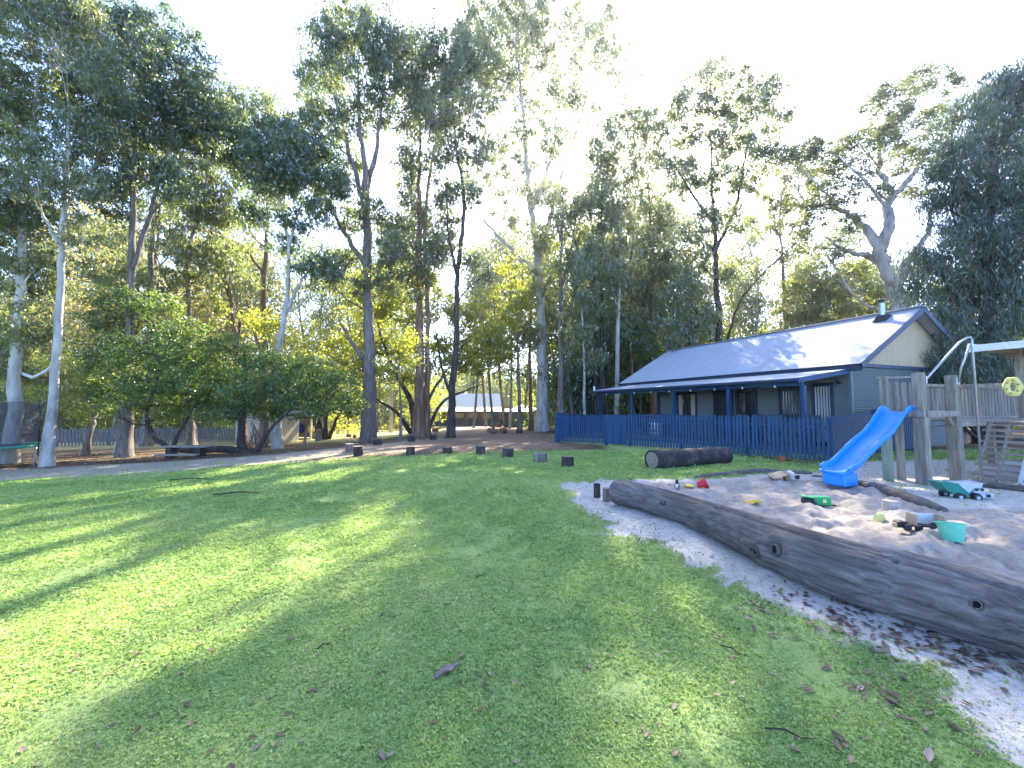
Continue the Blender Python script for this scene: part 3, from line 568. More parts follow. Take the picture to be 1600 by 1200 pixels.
def clear(x, y):
    if math.hypot((x - HC[0]), (y - HC[1])) < 10.5: return False
    if abs(x - (-2.2)) < 9.5 and 52 < y < 68: return False
    r = x / y
    if -.5 < r < .09 and y < 52: return False      # the open sunlit clearing and the track
    if -1.45 < r < -.5 and y < 29: return False
    return True
n = 0
for i in range(3000):
    if n >= 74: break
    y = rb.uniform(31, 78); r = rb.uniform(-1.5, 1.5); x = r * y
    if not clear(x, y): continue
    if .52 < r < .72 and rb.random() < .75: continue
    if -.28 < r < .02 and rb.random() < .35: continue
    n += 1
    kk = rb.choice([0, 1, 2, 3, 4, 2, 4]) if r < -.3 else rb.choice([0, 1, 2, 0, 3])
    s = rb.uniform(.85, 1.15) * (1.25 if r < -.6 else 1.0) * (y / 50) ** .35
    place_bg(protos[kk], x, y, s, rb.uniform(0, 6.28))
n = 0
for i in range(3000):
    if n >= 84: break
    y = rb.uniform(29, 80); r = rb.uniform(-1.5, 1.45); x = r * y
    if not clear(x, y): continue
    n += 1
    place_bg(bprotos[rb.choice([0, 0, 1, 2, 3]) if r < .1 else rb.choice([0, 1, 2, 2, 3])], x, y, rb.uniform(.7, 1.15), rb.uniform(0, 6.28))
for i, (px, y, kk) in enumerate([(905, 33, 2), (935, 36, 0), (965, 34, 3), (1000, 38, 0), (1040, 36, 1), (1075, 35, 0), (1100, 39, 2), (870, 42, 3), (950, 44, 0), (1010, 46, 0), (1300, 33, 3), (1380, 31, 1)]):
    x = (px - 800) / F * y; place_bg(bprotos[kk], x, y, .95 + .1 * (i % 3), i * 1.7)
for i, (px, y, kk) in enumerate([(915, 40, 2), (965, 41, 2), (1035, 42, 0), (1090, 43, 2), (1150, 44, 2), (860, 45, 1)]):
    x = (px - 800) / F * y; place_bg(protos[kk], x, y, .95 + .12 * (i % 3), i * 2.1)
for i, (px, y) in enumerate([(772, 36), (797, 42), (897, 31), (962, 29), (1048, 33), (1180, 38), (740, 46), (612, 44), (545, 40), (505, 44)]):
    x = (px - 800) / F * y; o = place_bg((tall, 'gum') if i % 2 else (tall2, 'gum'), x, y, .9 + .08 * (i % 4), i * 2.7)
    o['label'] = where('tall slim straight-stemmed gum', x, y)
for i, (px, y, kk, s) in enumerate([(590, 50, 2, 1.35), (612, 56, 0, 1.5), (760, 52, 2, 1.35), (790, 48, 0, 1.45), (818, 55, 2, 1.6), (862, 50, 2, 1.5), (893, 46, 0, 1.4), (925, 52, 2, 1.7), (975, 50, 0, 1.6), (1015, 48, 2, 1.6), (1060, 52, 0, 1.6), (1160, 50, 2, 1.35), (1265, 46, 2, 1.2), (1330, 42, 0, 1.2), (540, 54, 2, 1.4), (470, 50, 0, 1.35), (380, 48, 2, 1.3)]):
    x = (px - 800) / F * y; o = place_bg(protos[kk], x, y, s, i * 1.9); o['label'] = where('high airy ' + ('sunlit' if kk == 2 else 'grey-green') + ' gum', x, y)
# far wood: one mass beyond 80 m
rg = np.random.default_rng(77); leaf = Acc()
ths = rg.uniform(-1.1, 1.1, 2600); dist = rg.uniform(84, 110, 2600)
cx_, cy_ = np.sin(ths) * dist, np.cos(ths) * dist; hh = rg.uniform(0, 1, 2600) ** .8 * (9 + 5 * vnoise(ths * 9, ths * 0, 4)); 
cen = np.stack([cx_, cy_, gz(cx_, cy_) + hh], 1)
off = rg.normal(size=(2600, 30, 3)) * 1.0
V_, Q_ = leaf_quads((cen[:, None] + off).reshape(-1, 3), 1.0, .5, .5, rg)
fw = np_mesh('far_forest', V_, Q_, ML['warm'], attr={'tone': np.repeat(rg.uniform(0, 1, 2600), 30 * 4)})
tag(fw, 'mass of distant trees closing off the view', 'forest', kind='stuff')
# tell equal-looking forest neighbours apart by their order from left to right
dupes = {}
for o in C.objects:
    if o.get('group') == 'trees in the forest behind the clearing': dupes.setdefault(o['label'], []).append(o)
for lb, os_ in dupes.items():
    if len(os_) < 2: continue
    os_.sort(key=lambda o: o.location.x / o.location.y); k = len(os_); nw = len(lb.replace(',', '').split())
    for i, o in enumerate(os_):
        w_ = 'leftmost' if i == 0 else 'rightmost' if i == k - 1 else ('second from left' if i == 1 else 'third from left')
        if nw + len(w_.split()) <= 16: o['label'] = w_ + ' ' + lb
# ------------------------------------------------------------------ materials for built things
M_BLUE = mat_noise('blue_paint', [(.3, (.007, .040, .10)), (.7, (.018, .080, .18))], scale=7, stretch=(1, 1, .12), rough=.55, bump=.25, bscale=30, bdist=.003)
M_NAVY = plain('navy_trim', (.022, .045, .095), .5)
M_ROOF = mat_noise('zinc_roof', [(.3, (.36, .38, .43)), (.7, (.46, .48, .53))], scale=.9, rough=.55, bump=.03, metal=0, spec=.3, stretch=(1, 4, 1))
M_SLATE = plain('slate_corrugated', (.085, .115, .125), .5, .1, 2)
M_SAGE = plain('pale_sage_corrugated', (.155, .18, .17), .6, .08, 2)
M_CREAM = mat_noise('cream_board', [(.3, (.46, .35, .22)), (.7, (.57, .44, .28))], scale=1.2, stretch=(6, 1, 1), rough=.7, bump=.1)
M_DARKIN = plain('dark_interior', (.02, .022, .028), .6)
M_WHITE = plain('white_paint', (.72, .72, .70), .45)
M_STEEL = plain('galvanised_steel', (.42, .45, .46), .35, .15, 8, metal=.8)
M_BLACK = plain('black_metal', (.02, .02, .022), .4)
M_WOODG = mat_noise('weathered_timber', [(.3, (.16, .135, .115)), (.55, (.30, .265, .225)), (.75, (.44, .40, .35))], scale=5, stretch=(3, 3, .5), rough=.85, bump=.5, bscale=16, bdist=.006)
M_DECK = mat_noise('verandah_boards', [(.3, (.12, .085, .06)), (.7, (.22, .165, .12))], scale=4, rough=.7, bump=.3)
def glass_mat():
    m, n, l, out = newmat('window_glass'); p = nd(n, 'ShaderNodeBsdfPrincipled'); p.inputs['Base Color'].default_value = (.015, .02, .025, 1)
    p.inputs['Roughness'].default_value = .04; p.inputs['Specular IOR Level'].default_value = .9; l.new(p.outputs[0], out.inputs[0]); return m
M_GLASS = glass_mat()

# ------------------------------------------------------------------ the cabin: local x = depth (b), y = length (a)
TH = math.atan2(.366, .931); HW = (11.34, 13.3); HZ = g(12, 15)
cabin = thing('cabin', 'blue-trimmed corrugated cabin with a long pale roof and verandah behind the blue picket fence', 'cabin', (HW[0], HW[1], 0), TH)
LEN, LW, DEP, EV = 12.3, 9.0, 7.36, 2.94
RZ_, PK = 5.04, 3.68
def corr(name, parent, mat, org, du, dv, Lu, Lv, pitch=.076, amp=.009, per=4, ribs_along='v', th=0.0):
    """corrugated sheet: waves progress along du, ribs run along dv"""
    du, dv = Vector(du).normalized(), Vector(dv).normalized(); nn = du.cross(dv).normalized(); org = Vector(org)
    n = max(4, int(Lu / pitch * per)); mb = MB(); vs = []
    for j in (0, 1):
        for i in range(n + 1):
            s = Lu * i / n; vs.append(org + du * s + dv * (Lv * j) + nn * amp * math.sin(2 * math.pi * s / pitch))
    mb.add([tuple(v) for v in vs], [(i, i + 1, n + 2 + i, n + 1 + i) for i in range(n)])
    o = mb.build(name, mat, parent, smooth=True); return o
def polywall(name, mat, poly3, parent):
    return MB().add(poly3, [tuple(range(len(poly3)))]).build(name, mat, parent)
# floor slab and walls (each wall a thin box behind its corrugated sheet)
MB().box((DEP / 2 - 1.3, LW / 2 + 1.3, -.05), (DEP + 2.5, LW + 2.7, .30)).build('floor_deck', M_DECK, cabin)
wl = MB()
wl.box((DEP / 2, LW / 2, 1.55), (DEP - .06, LW - .06, 2.9))
wl.build('wall', M_DARKIN, cabin)
# front wall (sage) in panels between openings, z .1 to 2.9
ops = [(.50, 1.18, .18, 2.28, 'blind'), (1.42, 2.40, .95, 2.28, 'dark'), (3.30, 4.30, .12, 2.2, 'glassdoor'), (4.42, 5.46, .12, 2.25, 'open'), (6.42, 7.72, .98, 2.15, 'window')]
edges = [0.0]; 
for o_ in ops: edges += [o_[0], o_[1]]
edges.append(LW)
for i in range(0, len(edges), 2):
    a0, a1 = edges[i], edges[i + 1]
    if a1 - a0 > .02: corr('front_cladding', cabin, M_SAGE, (-.012, a0, .1), (0, 0, 1), (0, 1, 0), 2.8, a1 - a0, amp=.008)
for a0, a1, z0, z1, kd in ops:
    corr('front_cladding', cabin, M_SAGE, (-.012, a0, z1 + .05), (0, 0, 1), (0, 1, 0), 2.85 - z1, a1 - a0, amp=.008)
    if z0 > .5: corr('front_cladding', cabin, M_SAGE, (-.012, a0, .1), (0, 0, 1), (0, 1, 0), z0 - .1, a1 - a0, amp=.008)
    nm = 'window' if kd in ('blind', 'dark', 'window') else 'door'
    am, zm, wdt, hgt = (a0 + a1) / 2, (z0 + z1) / 2, a1 - a0, z1 - z0
    fr = MB(); t = .07
    fr.box((-.03, a0 + t / 2, zm), (.10, t, hgt), bev=.004); fr.box((-.03, a1 - t / 2, zm), (.10, t, hgt), bev=.004)
    fr.box((-.03, am, z1 - t / 2), (.094, wdt - 2 * t, t), bev=.004); fr.box((-.03, am, z0 + t / 2), (.094, wdt - 2 * t, t), bev=.004)
    if kd == 'window': fr.box((-.02, am + .05, zm), (.05, .05, hgt - 2 * t))
    f = fr.build(nm, M_NAVY, cabin)
    if kd == 'open':
        f['label'] = 'dark open doorway'
        MB().box((.012, am, zm), (.03, wdt - 2 * t, hgt - 2 * t)).build('door_leaf', M_DARKIN, f)
    else:
        MB().box((-.004, am, zm), (.012, wdt - 2 * t, hgt - 2 * t)).build('pane', M_GLASS, f)
        if kd == 'glassdoor': MB().box((-.05, a1 - .13, 1.1), (.05, .03, .14), bev=.006).build('handle', M_STEEL, f)
        if kd in ('blind', 'dark'):
            b = MB(); k = int(wdt / .11); dd = (wdt - 2 * t) / k
            for j in range(k): b.box((-.018, a0 + t + dd * (j + .5), zm), (.008, dd * .62, hgt - 2 * t - .02), rot=(0, 0, .25))
            b.build('blind', plain('pale_blind', (.42, .42, .40)) if kd == 'blind' else plain('dark_blind', (.05, .06, .08)), f)
        if kd == 'window':
            for s_ in (a0 + .26, a1 - .24):
                c_ = MB(); n_ = 14
                vs = [(-.018 + .008 * math.sin(j * 1.9), s_ - .13 + .26 * j / n_, z) for z in (z0 + t, z1 - t) for j in range(n_ + 1)]
                c_.add(vs, [(j, j + 1, n_ + 2 + j, n_ + 1 + j) for j in range(n_)]); c_.build('curtain', plain('curtain_cloth', (.38, .33, .26)), f)
# right gable wall: slate corrugated, then navy band, then cream gable
corr('gable_cladding', cabin, M_SLATE, (0, -.012, -.1), (0, 0, 1), (1, 0, 0), 2.95, DEP, amp=.010)
MB().box((-.01, -.03, 1.37), (.10, .10, 2.95), bev=.006).build('corner_trim', plain('slate_trim', (.13, .17, .20)), cabin)
MB().box((DEP / 2, -.045, 2.90), (DEP + .1, .07, .12), bev=.005).build('gable_band', M_NAVY, cabin)
zt = lambda b: EV + (RZ_ - EV) * (1 - abs(b - PK) / PK)
gb = MB(); gb.prism([(0.02, 2.95), (DEP - .02, 2.95), (PK, RZ_ - .06)], -.02, .02, M=Matrix(((1, 0, 0), (0, 0, 1), (0, 1, 0))))
gb.build('gable_board', M_CREAM, cabin)
gb = MB(); gb.prism([(0.02, 2.95), (DEP - .02, 2.95), (PK, RZ_ - .06)], LW - .06, LW - .02, M=Matrix(((1, 0, 0), (0, 0, 1), (0, 1, 0)))); gb.build('gable_board', M_CREAM, cabin)
# roof
oh = .18; sl_ = math.hypot(PK + oh, (RZ_ - EV) * (PK + oh) / PK)
sv = Vector((PK, 0, RZ_ - EV)).normalized(); z_e = EV - oh * (RZ_ - EV) / PK + .06
rf = corr('roof', cabin, M_ROOF, (-oh, -.45, z_e), (0, 1, 0), (sv.x, 0, sv.z), LEN + .45, sl_, amp=.010)
corr('roof_rear', cabin, M_ROOF, (DEP + oh, -.45, z_e), (0, 1, 0), (-sv.x, 0, sv.z), LEN + .45, sl_, amp=.010)
polywall('roof_soffit', M_NAVY, [(-oh, -.45, z_e - .03), (-oh, LEN, z_e - .03), (PK, LEN, RZ_ + .02), (PK, -.45, RZ_ + .02)], cabin)
rc = MB().beam((PK, -.47, RZ_ + .09), (PK, LEN + .02, RZ_ + .09), .30, .025, bev=.008); rc.build('ridge_cap', M_ROOF, rf)
for A1, B1 in (((-oh - .02, -.47, z_e - .07), (PK, -.47, RZ_ - .02)), ((DEP + oh, -.47, z_e - .07), (PK + .01, -.473, RZ_ - .02)), ((-oh - .02, LEN + .02, z_e - .07), (PK, LEN + .02, RZ_ - .02))):
    MB().beam(A1, B1, .03, .19).build('barge_board', M_NAVY, cabin)
MB().beam((-.05, -.42, 2.78), (-.05, LEN - .02, 2.78), .04, .22).build('fascia', M_NAVY, cabin)
# flue: silver pipe with black cowl, on a black flashing
fl = MB(); fb, fa = PK - .55, .50; fz = zt(fb) + .06
fl.lathe([(.10, fz - .1), (.10, fz + .62), (.0, fz + .62)], 20, (fb, fa, 0)); fo = fl.build('flue', M_STEEL, rf, smooth='auto')
MB().lathe([(.085, fz + .60), (.085, fz + .70), (.15, fz + .72), (.15, fz + .75), (.02, fz + .80), (0, fz + .80)], 20, (fb, fa, 0)).build('cowl', M_BLACK, fo)
MB().add([(fb - .24, fa - .22, zt(fb - .24) + .085), (fb + .22, fa - .22, zt(fb + .22) + .085), (fb + .22, fa + .22, zt(fb + .22) + .085), (fb - .24, fa + .22, zt(fb - .24) + .085), (fb - .11, fa - .11, fz + .16), (fb + .11, fa - .11, fz + .2), (fb + .11, fa + .11, fz + .2), (fb - .11, fa + .11, fz + .16)],
         [(0, 1, 5, 4), (1, 2, 6, 5), (2, 3, 7, 6), (3, 0, 4, 7)]).build('flashing', M_BLACK, fo)
# verandah roof, beam, posts
VD, VL = 2.6, 11.6
vs_ = Vector((VD, 0, 2.74 - 2.36)).normalized()
vr = corr('verandah_roof', cabin, M_ROOF, (-VD, 0, 2.38), (0, 1, 0), (vs_.x, 0, vs_.z), VL, VD - .03, amp=.010)
polywall('verandah_ceiling', M_NAVY, [(-VD, 0, 2.34), (-VD, VL, 2.34), (-.04, VL, 2.70), (-.04, 0, 2.70)], cabin)
MB().beam((-VD - .04, -.02, 2.33), (-VD - .04, VL + .02, 2.33), .09, .10, bev=.02).build('gutter', M_NAVY, cabin)
MB().beam((-VD + .3, 0.05, 2.24), (-VD + .3, VL - .1, 2.24), .07, .17).build('verandah_beam', M_BLUE, cabin)
MB().beam((-VD - .04, -.03, 2.31), (-.02, -.03, 2.68), .035, .16).build('verandah_barge', M_BLUE, cabin)
MB().beam((-VD - .04, VL + .03, 2.31), (-.02, VL + .03, 2.68), .035, .16).build('verandah_barge', M_BLUE, cabin)
for a in (.05, 2.75, 5.55, 8.4, 11.35): MB().box((-VD + .3, a, 1.12), (.12, .12, 2.08), bev=.008).build('verandah_post', M_BLUE, cabin)
for a in (9.0, 11.35): MB().box((-.1, a, 1.35), (.12, .12, 2.6), bev=.008).build('verandah_post', M_NAVY, cabin)
MB().box((-VD + .3, 9.9, .95), (.05, 2.9, .06)).build('verandah_rail', M_BLUE, cabin)
# bulbs strung along the beam and the wall lamp
for i in range(9):
    MB().lathe([(0, -.035), (.025, -.03), (.034, 0), (.022, .03), (.018, .05), (0, .05)], 10, (-VD + .22, .9 + 1.2 * i, 2.15)).build('bulb', M_WHITE, cabin)
lm = MB().lathe([(.0, .0), (.07, .01), (.055, .11), (.03, .15), (0, .15)], 14, (0, 0, 0), M=Matrix.Rotation(R(-60), 3, 'Y')); 
lm.build('wall_lamp', M_BLACK, cabin, loc=(-.14, .22, 2.3))
MB().lathe([(.0, 0), (.055, .0), (.055, .24), (.03, .26), (0, .26)], 12, (-VD + .05, VL - .15, 2.40)).build('vent_pipe', M_WHITE, vr)

def Hp(b, a, z=0.0):
    c, s = math.cos(TH), math.sin(TH); return Vector((HW[0] + b * c - a * s, HW[1] + b * s + a * c, z))
# ------------------------------------------------------------------ verandah furniture
DK = .10
def chair(name, label, loc, rz, mat, group='chairs on the verandah', arms=True):
    t = thing(name, label, 'chair', loc, rz, group)
    MB().box((0, 0, .43), (.5, .48, .05), bev=.015).build('seat', mat, t)
    MB().box((0, .24, .78), (.5, .05, .62), rot=(R(-12), 0, 0), bev=.02).build('backrest', mat, t)
    for sx in (-1, 1):
        for sy in (-1, 1): MB().beam((sx * .22, sy * .2, .42), (sx * .25, sy * .25, 0), .04, .04).build('leg', M_BLACK, t)
        if arms:
            MB().box((sx * .27, .02, .64), (.05, .46, .035), bev=.01).build('armrest', mat, t)
    return t
mteal = plain('dark_teal_cloth', (.05, .10, .12), .8)
def onv(b, a): p = Hp(b, a, DK); return tuple(p)
chair('verandah_chair', 'dark chair in front of the white vertical blinds at the near end of the verandah', onv(-.75, .95), TH - R(100), mteal)
chair('verandah_chair', 'small dark chair half hidden by the corner verandah post', onv(-1.2, 1.9), TH - R(80), mteal)
chair('verandah_chair', 'high-backed dark chair right of the reflecting glass door', onv(-1.2, 3.35), TH - R(110), mteal)
chair('verandah_chair', 'low dark chair under the pale wall between door and dark window', onv(-.9, 2.85), TH - R(90), mteal)
tb = thing('verandah_table', 'dark outdoor table below the curtained window', 'table', onv(-1.1, 6.2), TH)
MB().box((0, 0, .72), (.85, 1.5, .04), bev=.01).build('tabletop', mteal, tb)
for sx in (-1, 1):
    for sy in (-1, 1): MB().box((sx * .36, sy * .68, .35), (.06, .06, .70)).build('leg', M_BLACK, tb)
bd = MB().lathe([(0, 0), (.24, 0), (.28, .15), (.30, .35), (.28, .6), (.24, .74), (0, .74)], 24)
cask = thing('cask', 'silver and white banded cask beside the verandah post', 'barrel', onv(-2.0, 7.05), TH)
bd.build('body', M_STEEL, cask, smooth='auto')
for z in (.12, .34, .56): MB().lathe([(.292, z - .03), (.312, z - .02), (.312, z + .02), (.292, z + .03)], 24).build('band', M_WHITE, cask)
bn = thing('verandah_bench', 'dark storage bench at the far end of the verandah wall', 'bench', onv(-.6, 8.4), TH)
MB().box((0, 0, .45), (.55, 1.1, .06), bev=.01).build('seat', M_NAVY, bn); MB().box((.24, 0, .72), (.05, 1.1, .5), bev=.01).build('backrest', M_NAVY, bn)
for s in (-1, 1): MB().box((0, s * .5, .21), (.5, .06, .42)).build('leg', M_NAVY, bn)

# ------------------------------------------------------------------ fences
def picket_fence(name, label, pts, mat, H=1.18, sp=.105, pw=.068, group=None, bay=2.35, gates=(), zf=g):
    """pts: world xy polyline; one thing with picket panels, rails and posts per bay"""
    t = thing(name, label, 'fence', (pts[0][0], pts[0][1], zf(*pts[0])), 0, group); o = Vector((pts[0][0], pts[0][1], zf(*pts[0])))
    for i in range(len(pts) - 1):
        a, b = Vector(pts[i]), Vector(pts[i + 1]); L = (b - a).length; d = (b - a) / L; nb = max(1, round(L / bay)); ang = math.atan2(d.y, d.x); nrm = Vector((-d.y, d.x))
        for k in range(nb + 1):
            if k == nb and i < len(pts) - 2: continue
            p = a + d * (L * k / nb); MB().box((p.x - o.x + nrm.x * .05, p.y - o.y + nrm.y * .05, zf(p.x, p.y) - o.z + H * .5 - .02), (.10, .10, H + .04), rot=(0, 0, ang), bev=.006).build('post', mat, t)
        for k in range(nb):
            mb = MB(); s0, s1 = L * k / nb, L * (k + 1) / nb; n = int((s1 - s0) / sp)
            for j in range(n):
                s = s0 + (s1 - s0) * (j + .5) / n; p = a + d * s - nrm * .025; z0 = zf(p.x, p.y) - o.z + .04 + random.uniform(-.012, .012)
                M = Matrix.Rotation(ang, 3, 'Z') @ Matrix.Rotation(R(random.uniform(-.7, .7)), 3, 'Y') @ Matrix(((1, 0, 0), (0, 0, -1), (0, 1, 0)))
                w2 = pw / 2; h = H - .02
                mb.prism([(-w2, 0), (w2, 0), (w2, h - .07), (w2 * .45, h - .012), (0, h), (-w2 * .45, h - .012), (-w2, h - .07)], -.009, .009, M=M, c=(p.x - o.x, p.y - o.y, z0))
            mb.build('picket_panel', mat, t)
            p0 = a + d * s0 + nrm * .012; p1 = a + d * s1 + nrm * .012
            for hz in (.28, H - .24):
                MB().beam((p0.x - o.x, p0.y - o.y, zf(p0.x, p0.y) - o.z + hz), (p1.x - o.x, p1.y - o.y, zf(p1.x, p1.y) - o.z + hz), .035, .07).build('rail', mat, t)
    return t
def g2(x, y): return g(x, y)
A_ = Vector((1.98, 17.6)); C_ = Vector((8.55, 10.7))
dAC = (C_ - A_).normalized(); s_g0, s_g1 = 2.5, 3.45
q0 = A_ + dAC * s_g0; q1 = A_ + dAC * s_g1
picket_fence('picket_fence', 'short blue picket fence run left of the gate at the far corner', [tuple(A_), tuple(q0)], M_BLUE, H=1.16)
picket_fence('picket_fence', 'long blue picket fence run from the gate past the dark log', [tuple(q1 + dAC * .06), tuple(C_)], M_BLUE, H=1.2)
picket_fence('picket_fence', 'blue picket fence returning to the cabin behind the slide', [(8.62, 10.74), (11.75, 12.95)], M_BLUE, H=1.25)
picket_fence('picket_fence', 'blue picket fence along the slate gable wall behind the play fort', [(11.85, 12.98), (14.4, 13.98)], M_BLUE, H=1.38)
picket_fence('picket_fence', 'blue picket fence at the back left of the cabin yard', [(2.0, 17.75), (3.6, 24.8), (8.6, 27.0)], M_BLUE, H=1.3)
gt = thing('garden_gate', 'solid-looking blue gate in the picket fence', 'gate', (q0.x, q0.y, g(q0.x, q0.y)), math.atan2(dAC.y, dAC.x))
mb = MB()
for j in range(9): mb.box((.05 + .1055 * j, -.02, .62), (.098, .022, 1.12), bev=.004)
mb.build('gate_panel', M_BLUE, gt)
mb = MB(); mb.box((.47, .012, .3), (.9, .03, .08)); mb.box((.47, .012, .98), (.9, .03, .08)); mb.beam((.06, .012, .34), (.88, .012, .94), .03, .07, up=(0, 1, 0)); mb.build('gate_brace', M_BLUE, gt)
MB().box((.86, -.05, .95), (.10, .03, .03), bev=.005).build('latch', M_BLACK, gt)
M_GREYW = mat_noise('grey_fence_timber', [(.3, (.12, .125, .14)), (.7, (.24, .25, .27))], scale=4, stretch=(3, 3, .5), rough=.8, bump=.3)
FA, FB = at(88, 690, 23.5), at(372, 684, 28.5)
picket_fence('picket_fence', 'grey weathered picket fence beyond the trees on the left', [(FA.x, FA.y), (FB.x, FB.y)], M_GREYW, H=1.05, sp=.14, pw=.10)
# ------------------------------------------------------------------ far cottage, carport roof, sheds
fc = at(745, 664, 60); FZ = g(fc.x, fc.y) + .1
M_PALER = plain('sunlit_zinc_roof', (.66, .70, .74), .45)  # lighter zinc with sunlight painted into it, for the cottage and carport roofs
cot = thing('cottage', 'distant cottage with a pale steep roof and dark lower wall beyond the clearing', 'cottage', (fc.x - .5, fc.y, FZ), R(3))
M_TIM = mat_noise('brown_boards', [(.3, (.16, .11, .07)), (.7, (.26, .19, .12))], scale=2, stretch=(6, 6, .5), rough=.8)
MB().box((0, 3, 1.1), (11.8, 5.6, 2.2)).build('wall', M_TIM, cot)
MB().box((-.6, -1.2, .45), (10.4, .12, .95)).build('verandah_wall', M_NAVY, cot)
for x in (-4.4, -2.1, -.1, 2.0):
    f = MB(); f.box((x, .17, 1.45), (1.5, .08, .95), bev=.01); f = f.build('window', M_NAVY, cot); MB().box((x, .12, 1.45), (1.3, .03, .75)).build('pane', M_CREAM if x > -3 else M_GLASS, f)
d_ = MB().box((3.3, .17, 1.0), (.95, .08, 2.0)).build('door', M_DARKIN, cot); MB().box((2.95, .11, 1.0), (.05, .05, .12)).build('handle', M_STEEL, d_)
for x in (-5.6, -3.2, -.9, 1.4, 3.9): MB().box((x, -1.3, 1.1), (.14, .14, 2.15)).build('verandah_post', M_TIM, cot)
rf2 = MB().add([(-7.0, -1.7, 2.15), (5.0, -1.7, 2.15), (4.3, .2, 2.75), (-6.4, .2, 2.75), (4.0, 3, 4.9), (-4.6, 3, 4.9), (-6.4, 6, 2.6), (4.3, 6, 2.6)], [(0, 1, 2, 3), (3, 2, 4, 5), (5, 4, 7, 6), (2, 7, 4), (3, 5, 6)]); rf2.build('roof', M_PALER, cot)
cpt = thing('carport', 'low hipped pale carport roof beside the distant cottage', 'carport', (fc.x + 5.4, fc.y - .2, FZ), 0)
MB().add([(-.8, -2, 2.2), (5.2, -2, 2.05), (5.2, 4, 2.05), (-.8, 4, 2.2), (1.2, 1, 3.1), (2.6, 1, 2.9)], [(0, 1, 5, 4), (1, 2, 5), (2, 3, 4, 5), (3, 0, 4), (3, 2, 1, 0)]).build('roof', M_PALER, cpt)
for x, y in ((-.4, -1.8), (4.9, -1.8), (4.9, 3.6), (-.4, 3.6), (2.2, -1.8)): MB().box((x, y, 1.05), (.16, .16, 2.1)).build('post', M_TIM, cpt)
sh = at(835, 668, 48); SZ = g(sh.x, sh.y)
shed = thing('shed', 'long low olive-green shed with a pale roof behind the tall pale gum', 'shed', (sh.x, sh.y, SZ), 0)
corr('wall', shed, plain('olive_cladding', (.16, .18, .13), .6), (-3.6, 0, 0), (1, 0, 0), (0, 0, 1), 11.5, 1.9, pitch=.3, amp=.03)
MB().box((2.2, 1.5, .94), (11.4, 2.8, 1.88)).build('frame', M_DARKIN, shed)
MB().box((2.2, 1.2, 2.02), (12.2, 3.6, .07), rot=(R(5), 0, 0)).build('roof', M_ROOF, shed)
bs = at(395, 688, 27); BZ = g(bs.x, bs.y)
bsh = thing('garden_shed', 'beige garden shed behind the dark forked trunk on the left', 'shed', (bs.x, bs.y, BZ), R(-10))
MB().box((.1, 1.2, .95), (3.1, 2.3, 1.9), bev=.02).build('wall', plain('beige_render', (.50, .44, .35), .7), bsh)
MB().box((.1, 1.1, 2.0), (3.6, 2.9, .10), rot=(R(4), 0, 0)).build('roof', M_ROOF, bsh)
dd = MB().box((.9, .03, .85), (.8, .05, 1.6), bev=.01).build('door', M_CREAM, bsh); MB().box((.6, -.01, .85), (.03, .03, .12)).build('handle', M_STEEL, dd)
oh_ = at(463, 680, 31); OZ = g(oh_.x, oh_.y)
osd = thing('open_shelter', 'small open-fronted shelter with a pale roof holding the blue and yellow toys', 'shelter', (oh_.x, oh_.y, OZ), R(-5))
MB().box((0, 1.1, 1.95), (2.6, 2.3, .08), rot=(R(4), 0, 0)).build('roof', M_ROOF, osd); MB().box((0, 2.0, .95), (2.3, .08, 1.8)).build('back_wall', M_TIM, osd)
for x in (-1.1, 1.1): MB().box((x, .15, .95), (.12, .12, 1.85)).build('post', M_WHITE, osd)
MB().box((0, 1.0, .45), (2.0, .9, .07)).build('shelf', M_TIM, osd)
for x in (-.8, .8): MB().box((x, 1.0, .21), (.09, .7, .42)).build('shelf_leg', M_TIM, osd)
def lumpy(name, label, cat, loc, dims, mat, seed=0, group=None, parts=None):
    mb = MB(); r_ = random.Random(seed); n = 12
    mb.lathe([(0, 0), (.35, .0), (.5, .12), (.5, .5), (.42, .8), (.2, .98), (0, 1)], n); mb.v = [(x * dims[0] * r_.uniform(.88, 1.1), y * dims[1] * r_.uniform(.88, 1.1), z * dims[2]) for x, y, z in mb.v]
    return tag(mb.build(name, mat, loc=loc, smooth=True), label, cat, group)
lumpy('toy_tub', 'dark blue plastic toy tub on the shelter shelf', 'tub', (oh_.x - .45, oh_.y + 1.0, OZ + .50), (1.0, .7, .75), plain('blue_plastic', (.03, .04, .42), .4), 1)
lumpy('toy_tub', 'yellow plastic toy tub right of the blue one on the shelter shelf', 'tub', (oh_.x + .65, oh_.y + .9, OZ + .50), (.6, .6, .62), plain('yellow_plastic', (.75, .55, .04), .4), 2)
# ------------------------------------------------------------------ the play fort (local: x along the walkway, y away from the camera)
NX, NY = 8.52, 8.30
FZB = g(NX, NY)
def Np(p, q): c, s = math.cos(TH), math.sin(TH); return (NX + p * c - q * s, NY + p * s + q * c)
def post(mb, p, q, ztop, w=.17, zb=None, bev=.012):
    x, y = Np(p, q); zb = sf(x, y) - .15 if zb is None else zb
    mb.box((p, q, (ztop + zb) / 2), (w, w, ztop - zb), bev=bev); return mb
fort = thing('play_fort', 'weathered timber play fort on square posts carrying the blue slide', 'play structure', (NX, NY, 0), TH)
M_FPOST = mat_noise('fort_post_timber', [(.3, (.13, .115, .09)), (.55, (.27, .24, .19)), (.75, (.44, .40, .33))], scale=4, stretch=(3, 3, .4), rough=.85, bump=.5, bscale=18, bdist=.005)
M_GRNP = mat_noise('greened_post_timber', [(.3, (.14, .20, .15)), (.6, (.30, .32, .24)), (.8, (.42, .40, .32))], scale=4, stretch=(3, 3, .4), rough=.85, bump=.5, bscale=18, bdist=.005)
